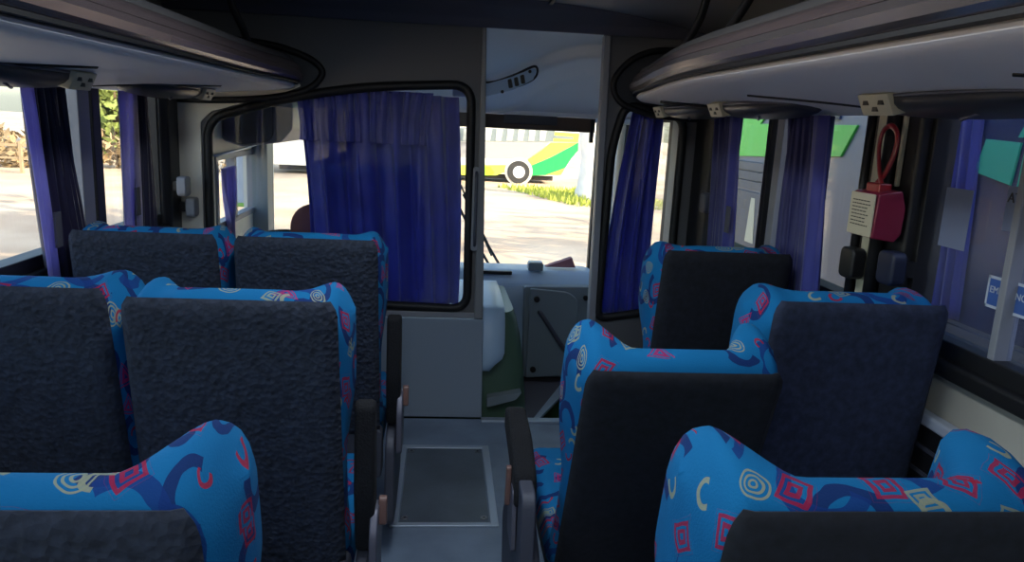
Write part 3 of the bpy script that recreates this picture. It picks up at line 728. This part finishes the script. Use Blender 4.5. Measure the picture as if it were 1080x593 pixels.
obj('pane', prism([(4.885, .43), (4.891, .43), (4.85, 1.57), (4.844, 1.57)], 'x', -1.08, .98), M['glass'], ws)
dw = struct('window_12', B((-1.185, -1.14, 3.97, 4.0, .78, 1.16), (-1.185, -1.14, 4.73, 4.76, .78, 1.16), (-1.185, -1.14, 4.0, 4.73, .78, .81), (-1.185, -1.14, 4.0, 4.73, 1.13, 1.16), (-1.185, -1.14, 4.30, 4.34, .80, 1.14)), M['frame'])
obj('pane', B((-1.172, -1.168, 4.0, 4.73, .80, 1.14)), M['glass'], dw)
# entry door with glass at the right of the cab
dd = struct('door_1', B((1.125, 1.165, 3.76, 3.82, .26, 1.49), (1.125, 1.165, 4.68, 4.74, .26, 1.49), (1.125, 1.165, 3.82, 4.68, .26, .33), (1.125, 1.165, 3.82, 4.68, 1.43, 1.49)), M['rubber'])
obj('door_glass', B((1.143, 1.147, 3.82, 4.68, .33, 1.43)), M['glass'], dd)
# stepwell
struct('trim_18', B((.47, 1.12, 3.42, 4.24, -.62, -.58)), M['door_green'])
struct('trim_19', B((.47, .485, 3.45, 4.24, -.6, -.105), (.485, 1.12, 4.225, 4.24, -.6, -.105)), M['door_green'])
struct('trim_20', prism([(.47, 3.58), (.50, 3.58), (.82, 4.24), (.80, 4.27), (.76, 4.27)], 'z', -.10, -.085), M['alu'], bevel=.003)
struct('floor_step', prism([(.47, 3.58), (.80, 4.26), (.47, 4.26)], 'z', -.14, -.10), M['cabfloor'])
struct('trim_21', prism([(.455, 3.42), (.49, 3.42), (.515, 3.60), (.47, 3.60)], 'z', -.11, -.07), M['alu'], bevel=.003)
st = thing('entry_step', 'dark green step inside the entry well right of engine cover', 'step', (.8, 3.7, -.45))
obj('tread', B((-.3, .30, -.25, .30, .12, .16)), M['door_green'], st, bevel=.01)
obj('riser', B((-.3, .30, .28, .30, -.10, .12)), M['door_green'], st)
# engine cover
e = thing('engine_cover', 'rounded engine cover with pale blue lid and green-grey side', 'engine cover', (0, 3.9, -.10))
bm = bmesh.new(); rings = []
for z, w_, f_ in ((0, .455, .0), (.06, .452, .0), (.20, .44, .01), (.34, .425, .02), (.46, .405, .035), (.54, .385, .05), (.575, .37, .07)):
    pts = roundpoly([(-.55, -.38 + f_), (w_, -.38 + f_), (w_ - .01, .34), (-.55, .34)], [.02, .13, .05, .02], 6)
    rings.append([bm.verts.new((p[0], p[1], z)) for p in pts])
for a, b in zip(rings, rings[1:]):
    for i in range(len(a)): bm.faces.new((a[i], a[(i + 1) % len(a)], b[(i + 1) % len(a)], b[i]))
bm.faces.new(rings[0]); bm.faces.new(rings[-1][::-1])
obj('casing', bm, M['enginegreen'], e, smooth=True).modifiers.new('es', 'EDGE_SPLIT').split_angle = R(50)
def lid(u, v):      # lid rolls over the top and down the rear face, tapering to a rounded tongue
    if v < .5: y = .33 - (v / .5) * .63; z = .585 + .012 * math.sin(v * 6.283)
    else:
        a = (v - .5) / .5; y = -.30 - .095 * math.sin(a * math.pi / 2) - .012 * a; z = .585 - .27 * a ** 1.6
    wd = .315
    right = wd - (.07 * ss(.88, 1, v) ** 2)
    return (-.5 + (right + .5) * u, y, z)
o = obj('lid', grid(12, 28, lid), M['engine'], e, smooth=True); solid(o, .018, 1)
o = obj('grip_recess', prism(roundpoly([(.24, .13), (.38, .17), (.41, .21), (.24, .18)], .01, 3), 'y', -.425, -.36), M['cabgrey'], e, bevel=.005)
# dashboard
d = thing('dashboard', 'pale blue-grey dashboard spanning the cab under the windshield', 'dashboard', (0, 4.5, -.1))
prof = roundpoly([(-.17, 0), (-.20, .48), (-.18, .56), (-.05, .625), (.20, .61), (.41, .58), (.41, 0)], [0, .05, .05, .1, .1, .03, 0], 4)
obj('body', prism(prof, 'x', -1.1, .93), M['dash'], d, smooth=False).modifiers.new('b', 'BEVEL').width = .004
obj('side_panel', prism(roundpoly([(.50, .015), (.86, .02), (.885, .575), (.48, .565)], [.02, .05, .03, .02], 5), 'y', -.235, -.165), M['cabgrey'], d, bevel=.008)
sp = obj('access_door', prism(roundpoly([(.515, .02), (.79, .04), (.80, .50), (.74, .545), (.515, .56)], [.01, .04, .10, .06, .01], 6), 'y', -.262, -.236), M['cabgrey'], d, bevel=.008)
for x, z in ((.555, .50), (.555, .075)): obj('lock_knob', cyl((x, -.268, z), .017, .02, 'y'), M['rubber'], sp, bevel=.003)
obj('lock_knob', cyl((.845, -.245, .51), .015, .02, 'y'), M['rubber'], d, bevel=.003)
obj('pull_handle', tube(smoothpath([(.575, -.255, .42), (.59, -.30, .41), (.68, -.31, .28), (.76, -.31, .17), (.775, -.26, .155)], 5), .013, 10), M['shield'], d, smooth=True)
obj('switch_slot', B((.24, .42, -.10, -.07, .605, .625)), M['black'], d, bevel=.004)
bx = thing('dash_box', 'small grey box on top of the dashboard', 'box', (.565, 4.47, .528))
obj('body', B((-.045, .045, -.04, .04, 0, .045)), M['cabgrey'], bx, bevel=.006)
obj('cap', B((-.04, .04, -.035, .035, .045, .052)), M['cabwhite'], bx, bevel=.003)
tb = thing('dash_wedge', 'dark brown wedge-shaped card lying by the windshield', 'wedge', (.74, 4.60, .528))
obj('body', prism([(-.10, 0), (.09, 0), (.065, .062)], 'y', -.03, .03), M['maroon'], tb, bevel=.002)
# windshield wipers
for i, (x, z, lab) in enumerate(((.20, 0, 'black windshield wiper leaning left beyond the dashboard'), (.27, 1, 'black windshield wiper right of its twin beyond the dashboard'))):
    t = thing('wiper', lab, 'wiper', (x, 4.97, .42))
    obj('arm', tube([(.14, 0, 0), (.04, .0, .16), (-.14, -.02, .50)], .009, 8), M['black'], t)
    obj('blade', tube([(.06, -.025, .10), (-.16, -.035, .56)], .006, 6), M['rubber'], t)
# overhead console
cn = thing('overhead_console', 'pale moulded console over the windshield with air vents', 'overhead console', (0, 3.5, 1.4))
def con(u, v):
    x = -.76 + 1.86 * u
    y = .12 + .78 * v; z = .42 - .37 * v ** 1.15 
    c1 = .62 - .45 * ss(.15, .70, x); c2 = .93 - .55 * ss(.25, .75, x)     # two swooping steps
    y -= .06 * ss(c1 - .04, c1 + .06, v) ; z -= .03 * ss(c1 - .04, c1 + .06, v)
    y += .05 * ss(c2 - .04, c2 + .06, v); z += .0
    return (x, y, z)
o = obj('moulding', grid(70, 60, con), M['cabwhite'], cn, smooth=True); solid(o, .01, -1)
obj('front_lip', B((-.76, 1.1, .80, .88, .035, .075)), M['cabwhite'], cn, bevel=.01)
vp = obj('vent_panel', tube(smoothpath([(.05, .29, .185), (.20, .30, .175), (.32, .30, .215), (.42, .28, .262), (.435, .29, .225), (.40, .31, .19), (.30, .32, .15), (.15, .33, .12), (.05, .33, .125)], 5), .006, 6), M['black'], cn, smooth=True)
bm = prism(roundpoly([(.03, .10), (.18, .105), (.33, .15), (.42, .20), (.43, .25), (.40, .252), (.32, .21), (.20, .17), (.03, .175)], .01, 3), 'y', .292, .34)
obj('vent_plate', bm, M['engine'], cn)
for x, z in ((.305, .175), (.335, .185), (.365, .198)):
    obj('vent_slot', prism(roundpoly([(x - .012, z + .018), (x + .006, z + .024), (x + .016, z - .018), (x - .004, z - .022)], .006, 3), 'y', .284, .291), M['black'], cn)
for x, z in ((.27, .135), (.40, .237)): obj('button', cyl((x, .288, z), .008, .006, 'y'), M['black'], cn)
# sun visor
v = thing('sun_visor', 'brown roll-down sun visor under the console', 'sun visor', (0, 4.3, 1.36))
obj('sheet', B((-.74, .838, -.006, .006, -.004, .073)), M['visor'], v, bevel=.003)
obj('clear_insert', B((.32, .62, -.012, -.006, .025, .075)), M['pod'], v, bevel=.003)
obj('bracket', B((.81, .83, -.02, .02, -.06, .07)), M['rubber'], v, bevel=.003)
# driver's overhead cupboard
cb = thing('overhead_cupboard', 'grey overhead cupboard above the driver window, seen through partition glass', 'cupboard', (-1.15, 4.2, 1.2))
obj('body', prism(roundpoly([(.0, .03), (.10, .0), (.30, .03), (.36, .10), (.36, .30), (.0, .32)], .02, 3), 'y', -.1, .5), M['frame'], cb, bevel=.01)
obj('door', prism(roundpoly([(.01, .035), (.10, .012), (.24, .03), (.265, .07), (.265, .28), (.01, .29)], .02, 3), 'y', -.112, -.1), M['shield'], cb, bevel=.004)
# rail and small curtain on the driver's window
o = obj('curtain_rail', tube([(-1.13, 3.9, 1.16), (-1.12, 4.4, 1.175), (-1.10, 4.8, 1.20)], .007, 8), M['alu'], smooth=True); tag(o, 'thin curtain rail over the driver window', 'curtain rail')
t = thing('driver_curtain', 'small faded blue curtain tied in the middle at driver window', 'curtain', (-1.12, 4.1, .60))
bm = curtain_mesh(0, (-.12, .14), (-.02, .08), 0, .49, 4, .014, pinch=(.16, .12, .75)); o = obj('drape', bm, M['lining'], t, smooth=True); solid(o, .003)
t = thing('wing_mirror', 'lime green framed mirror outside the driver window', 'mirror', (-1.42, 5.45, .72))
obj('housing', prism(roundpoly([(-.09, 0), (.08, 0), (.09, .42), (-.06, .44)], .05, 5), 'y', 0, .06), M['lime'], t, bevel=.01)
obj('mirror_glass', prism(roundpoly([(-.065, .03), (.055, .03), (.065, .39), (-.04, .40)], .04, 5), 'y', -.006, -.001), M['stickwhite'], t)
obj('arm', tube([(.0, .03, .43), (.12, -.2, .55), (.25, -.45, .62)], .013, 8), M['black'], t)
struct('trim_22', B((-1.15, -1.06, 4.72, 4.86, .35, 1.30)), M['cabgrey'])
# driver seat
ds = thing('bus_driver_chair', 'driver chair with maroon rounded top behind the partition glass', 'driver chair', (-.80, 3.86, -.1))
def egg(c, r, n=20, m=14):
    return grid(n, m, lambda u, v: (c[0] + r[0] * math.cos(u * 6.2832) * math.sin(v * math.pi), c[1] + r[1] * math.sin(u * 6.2832) * math.sin(v * math.pi), c[2] + r[2] * math.cos(v * math.pi)))
obj('headrest', egg((.16, -.05, .93), (.11, .07, .12)), M['maroon'], ds, smooth=True)
obj('backrest', B((-.22, .22, -.10, .02, .42, .84)), M['maroon'], ds, bevel=.04)
obj('cushion', B((-.21, .21, -.06, .40, .34, .46)), M['maroon'], ds, bevel=.04)
obj('pedestal', B((-.15, .15, .05, .32, .0, .34)), M['black'], ds, bevel=.02)
# steering wheel
sw = thing('steering_wheel', 'black steering wheel in front of the driver seat', 'steering wheel', (-.80, 4.16, .66)); sw.rotation_euler = (R(-35), 0, 0)
obj('rim', tube([(.21 * math.cos(a), .21 * math.sin(a), 0) for a in [6.2832 * k / 36 for k in range(36)]], .013, 8, closed=True), M['black'], sw, smooth=True)
obj('hub', cyl((0, 0, -.02), .06, .05), M['black'], sw, bevel=.01)
for a in (0, 120, 240): obj('spoke', tube([(0, 0, -.02), (.2 * math.cos(R(a + 90)), .2 * math.sin(R(a + 90)), 0)], .010, 6), M['black'], sw)
obj('column', tube([(0, 0, -.03), (0, .0, -.22)], .03, 10), M['black'], sw)

# ================================================================= outside
GZ = -1.25
struct('ground', grid(8, 8, lambda u, v: (-120 + 240 * u, -60 + 220 * v, GZ)), M['ground'])
# our own bus: roof skin and lower body so that its shadow falls beside it
struct('roof', prism(roundpoly([(-1.25, 1.945), (-1.22, 2.02), (-.9, 2.10), (.9, 2.10), (1.22, 2.02), (1.25, 1.945)], .08, 4), 'y', -3.4, 5.0), M['buswhite'])
struct('wall_outer_low', B((-1.25, 1.25, -3.3, 3.40, -.95, -.07), (-1.25, .46, 3.40, 4.98, -.95, -.17)), M['buswhite'])

# coach parked alongside on the right
nb = thing('parked_coach', 'grey and green coach parked close alongside the right windows', 'coach', (2.3, 0, GZ))
z_ = lambda z: z - GZ
bm = prism(roundpoly([(-12, z_(-.95)), (6.2, z_(-.95)), (6.4, z_(.4)), (6.15, z_(1.55)), (5.7, z_(2.6)), (-12, z_(2.6))], [.05, .1, .3, .4, .3, .1], 5), 'x', 0, 2.5)
obj('body', bm, M['neigh'], nb, bevel=.04)
obj('side_window', prism(roundpoly([(-11, z_(.62)), (3.42, z_(.62)), (3.30, z_(1.75)), (-11, z_(1.75))], .12, 4), 'x', -.012, .02), M['neighglass'], nb, bevel=.004)
obj('green_stripe', prism([(4.14, z_(1.47)), (4.28, z_(1.29)), (5.05, z_(1.25)), (5.9, z_(1.22)), (5.9, z_(1.33)), (5.5, z_(1.47))], 'x', -.014, .01), M['neighgreen'], nb, bevel=.003)
obj('green_arch', prism([(5.5, z_(1.46)), (5.9, z_(1.33)), (6.1, z_(1.2)), (6.1, z_(1.5)), (5.4, z_(1.66)), (5.1, z_(1.70)), (5.25, z_(1.62))], 'x', -.013, .01), M['neighgreen'], nb)
obj('cab_window', prism([(4.35, z_(1.50)), (5.20, z_(1.50)), (5.05, z_(1.60)), (4.8, z_(2.1)), (4.35, z_(2.1))], 'x', -.012, .01), M['neighglass'], nb)
for k in range(3): obj('louvre', B((-.030 + .006 * k, .01, 4.62, 6.0, z_(1.13 - .07 * k), z_(1.19 - .07 * k))), M['neighlouvre'], nb, bevel=.003)
obj('vent_box', B((-.016, .01, 4.50, 6.05, z_(.55), z_(.97))), M['neighlouvre'], nb, bevel=.003)
for y in (4.60, 4.98, 5.36, 5.74): obj('light_slot', prism([(y, z_(.60)), (y + .16, z_(.60)), (y + .12, z_(.93)), (y + .05, z_(.93))], 'x', -.019, -.01), M['cream'], nb)
obj('dark_trim', tube([(-.02, 3.86, z_(.70)), (-.02, 3.92, z_(.95)), (-.02, 3.72, z_(1.10)), (-.02, 3.70, z_(.72))], .012, 6, closed=True), M['busgrey'], nb)
# hexagonal teal panels and blue curtain inside the coach's window
for pts in ([(3.12, 1.28), (2.90, 1.24), (2.88, 1.41), (3.08, 1.42)], [(2.90, 1.43), (2.60, 1.45), (2.60, 1.53), (2.86, 1.51)], [(2.86, 1.23), (2.62, 1.24), (2.62, 1.40), (2.85, 1.41)]):
    obj('teal_panel', prism([(p[0], z_(p[1])) for p in pts], 'x', -.022, -.012), M['teal'], nb)
bm = curtain_mesh(-.03, (3.12, 3.36), (3.05, 3.30), z_(.63), z_(1.74), 4, .012)
o = obj('curtain', bm, M['bluelining'], nb, smooth=True); solid(o, .003)
for y in (-8.2, 4.4):
    wv = obj('wheel', cyl((.12, y, .48), .48, .3, 'x', 28), M['tyre'], nb, bevel=.03)
    obj('rim', cyl((-.035, y, .48), .27, .03, 'x', 24), M['rim'], wv, bevel=.01)
obj('side_window_sill', B((-.02, .0, -11, 3.5, z_(.55), z_(.60))), M['neighlouvre'], nb)

# far coach beyond the windshield
fb = thing('distant_coach', 'white coach with yellow and green swoosh parked beyond the windshield', 'coach', (0, 34, GZ))
from math import cos
def fx(px): return (px - 470) / 800 * 34 - .15
def pxz(px, py):      # picture position on the coach's flank, turned into metres on that flank
    c = rot @ Vector(((px - 540) / 800, -(py - 296.5) / 800, -1)); k = 34 / c.y
    return (c.x * k, c.z * k + EYE.z - GZ)
def zp(x, y): return pxz(505 + x / 6.59, 130 + y / 6.59)
x0, zb = pxz(500, 186); xr = zp(700, 200)[0]
zb = .38
obj('body', prism(roundpoly([(-7.5, zb), (xr - .9, zb), (xr - .2, 1.1), (xr + .05, 2.35), (xr - .1, 3.1), (xr - .6, 3.4), (-7.5, 3.4)], [.1, .2, .3, .2, .2, .2, .2], 4), 'y', 0, 2.5), M['buswhite'], fb)
def fpatch(name, pts, m, d): return obj(name, prism([zp(*p) for p in pts], 'y', -d, .01), M[m], fb)
def fl(x): return (x - 505) 
fpatch('grey_band', [(-900, 128), (490, 132), (430, 190), (340, 250), (-900, 215)], 'busgrey', .02)
fpatch('window_band', [(-900, 20), (530, 45), (515, 128), (-900, 122)], 'busglass', .03)
for k in range(14): fpatch('blind', [(-560 + 76 * k, 40), (-515 + 76 * k, 42), (-530 + 76 * k, 122), (-568 + 76 * k, 121)], 'blind', .04)
fpatch('yellow_swoosh', [(500, 134), (690, 136), (640, 160), (500, 235), (345, 302), (340, 252), (430, 192)], 'busyellow', .022)
fpatch('green_swoosh', [(692, 132), (690, 190), (640, 250), (570, 358), (335, 364), (340, 304), (500, 237), (640, 162)], 'busgreen', .026)
fpatch('yellow_wedge', [(465, 360), (600, 312), (570, 360)], 'busyellow', .03)
fpatch('lime_skirt', [(-900, 290), (215, 290), (210, 330), (120, 362), (-900, 350)], 'busyellow', .022)
fpatch('lime_patch', [(40, 300), (80, 305), (110, 345), (90, 362), (40, 362)], 'buslime', .027)
fpatch('yellow_top', [(530, 60), (700, 72), (690, 132), (515, 128)], 'busyellow', .024)
fpatch('rear_window', [(525, 85), (655, 95), (655, 112), (515, 104)], 'busglass', .03)
cx_, cz_ = zp(275, 362)
wr = obj('wheel_arch', cyl((cx_, .0, .52), .62, .06, 'y', 28), M['buswhite'], fb)
wh = obj('wheel', cyl((cx_, -.05, .50), .50, .12, 'y', 28), M['tyre'], fb, bevel=.04)
obj('rim', cyl((cx_, -.12, .50), .27, .04, 'y', 24), M['rim'], wh, bevel=.02)
wh = obj('wheel', cyl((cx_ - 6.5, -.05, .50), .50, .12, 'y', 28), M['tyre'], fb, bevel=.04)
obj('rim', cyl((cx_ - 6.5, -.12, .50), .27, .04, 'y', 24), M['rim'], wh, bevel=.02)
obj('underside', B((-7.2, xr - 1.1, .3, 2.2, .15, .42)), M['tyre'], fb)

# trees
def leaf_ball(bm, c, r, n, rnd, ls):
    for _ in range(n):
        d = Vector((rnd.gauss(0, 1), rnd.gauss(0, 1), rnd.gauss(0, 1))).normalized(); p = Vector(c) + d * r * rnd.uniform(.55, 1.05)
        a = Vector((rnd.gauss(0, 1), rnd.gauss(0, 1), rnd.gauss(0, 1))).normalized(); b = a.cross(d)
        if b.length < .1: continue
        b.normalize(); s = ls * rnd.uniform(.6, 1.3)
        vs = [bm.verts.new(p + q) for q in (a * s, b * s * .5, -a * s, -b * s * .5)]; bm.faces.new(vs)
def tree(x, y, hgt, cr, lab, seed, group=None, ls=.16, n=260, blobs=16, low=False, leafm='leaf', trunkm='bark'):
    rnd = random.Random(seed); t = thing('tree', lab, 'tree', (x, y, GZ), group)
    tr = tube([(0, 0, -.05), (.05, .02, hgt * .3), (-.05, .05, hgt * .6), (.05, 0, hgt * .85)], [.22 * hgt / 7, .17 * hgt / 7, .11 * hgt / 7, .04], 10)
    for k in range(6):
        a = k * 1.05; z0 = hgt * (.35 + .07 * k)
        tube([(0, 0, z0), (math.cos(a) * cr * .4, math.sin(a) * cr * .4, z0 + hgt * .12), (math.cos(a) * cr * .8, math.sin(a) * cr * .8, z0 + hgt * .2)], [.07, .045, .015], 6, bm=tr)
    obj('trunk', tr, M[trunkm], t, smooth=True)
    bm = bmesh.new()
    for _ in range(blobs):
        a = rnd.uniform(0, 6.28); q = rnd.uniform(.1, .85) * cr
        z0 = rnd.uniform(.15 if low else .5, .95) * hgt
        leaf_ball(bm, (math.cos(a) * q, math.sin(a) * q, z0), cr * rnd.uniform(.28, .45), n, rnd, ls)
    obj('foliage', bm, M[leafm], t)
    return t
# trees whose dappled shade falls on the ground ahead
tree(13.5, 9.8, 8.5, 3.0, 'broad leafy tree standing right of the parked coach', 1, n=45, ls=.30, blobs=11)
tree(22.5, 9.0, 10.5, 4.6, 'tall leafy tree far to the right beyond the parked coach', 2, n=70, ls=.30, blobs=12)
tree(22, 19.0, 9.5, 4.4, 'leafy tree ahead and to the right of the parked coach', 3, n=150, ls=.30)
tree(3.7, 9.4, 9.0, 4.6, 'spreading tree just ahead of the parked coach', 4, n=120, ls=.28)
# tree line far on the left
L_ = [(-24, 38, 7, 4.0, 11, True), (-32, 42, 8, 4.6, 12, False), (-15.5, 38, 6, 3.6, 13, True), (-19.5, 46, 10, 4.4, 14, False), (-41, 39, 8, 4.8, 15, True), (-10, 47, 9, 4, 16, True)]
labs = ['light green leafy tree beyond the left divider', 'broad light green tree glimpsed past the slanted curtain', 'low bushy tree beyond the straight left curtain', 'tall tree between the two left curtains far away', 'tree farthest along the left window', 'bushy tree far off behind the left partition corner']
for (x, y, hh, cr, sd, low), lb in zip(L_, labs): tree(x, y, hh, cr, lb, sd, low=low, n=170, ls=.28)
# dry brush hedge in front of the trees
bm = bmesh.new(); rnd = random.Random(5)
for k in range(60): leaf_ball(bm, (-40 + k * .52, 32 + rnd.uniform(-.6, .6) + (0 if k < 50 else 1), GZ + rnd.uniform(.4, 1.3)), .75, 70, rnd, .2)
o = obj('dry_hedge', bm, M['drybrush']); o['kind'] = 'stuff'; tag(o, 'dry brown hedge along the far side of the yard', 'hedge')
# rail fence and post
f = thing('rail_fence', 'weathered rail fence far across the yard at left', 'fence', (-24, 29, GZ))
for k in range(10): obj('fence_post', B((-12 + k * 2.6, -11.9 + k * 2.6, -.05, .05, -.02, 1.15)), M['wood'], f)
obj('rail', B((-12, 11.6, -.02, .02, .95, 1.05)), M['wood'], f); obj('rail', B((-12, 11.6, -.02, .02, .50, .58)), M['wood'], f)
t = thing('signpost', 'white post with small green sign across the yard', 'post', (-10.2, 17.2, GZ))
obj('pole', tube([(0, 0, -.02), (0, 0, 2.0)], .09, 10), M['post'], t); obj('plate', B((-.35, .35, -.04, .04, 2.0, 2.5)), M['lime'], t, bevel=.02)
# whitewashed trunk near the distant coach, grass verge under it
t = thing('tree', 'whitewashed tree trunk standing before the distant coach nose', 'tree', (5.35, 28, GZ))
obj('trunk', tube(smoothpath([(.05, 0, -.05), (0, 0, .5), (.08, 0, 1.5), (-.05, 0, 2.6), (.1, 0, 4.2), (0, 0, 5.4)], 4), [.50] * 4 + [.42] * 12 + [.35] * 5, 14), M['white_wash'], t, smooth=True)
bm = bmesh.new(); rnd = random.Random(9)
for _ in range(14): leaf_ball(bm, (rnd.uniform(-2.2, 2.2), rnd.uniform(-2, 2), rnd.uniform(5.5, 8)), 1.3, 220, rnd, .22)
obj('foliage', bm, M['leaf'], t)
bm = bmesh.new()
for _ in range(2600):
    p = Vector((rnd.uniform(2.2, 8), rnd.uniform(25, 31.5), GZ)); 
    if p.x < 2.2 + (31.5 - p.y) * .35: continue
    a = rnd.uniform(0, 6.28); q = Vector((math.cos(a), math.sin(a), 0)) * .05; vs = [bm.verts.new(p + q), bm.verts.new(p - q), bm.verts.new(p + Vector((rnd.uniform(-.05, .05), 0, rnd.uniform(.1, .25))))]; bm.faces.new(vs)
o = obj('grass', bm, mat('yellow_grass', (.45, .50, .08), .9)); o['kind'] = 'stuff'; tag(o, 'yellow-green grass verge in front of the distant coach', 'grass')
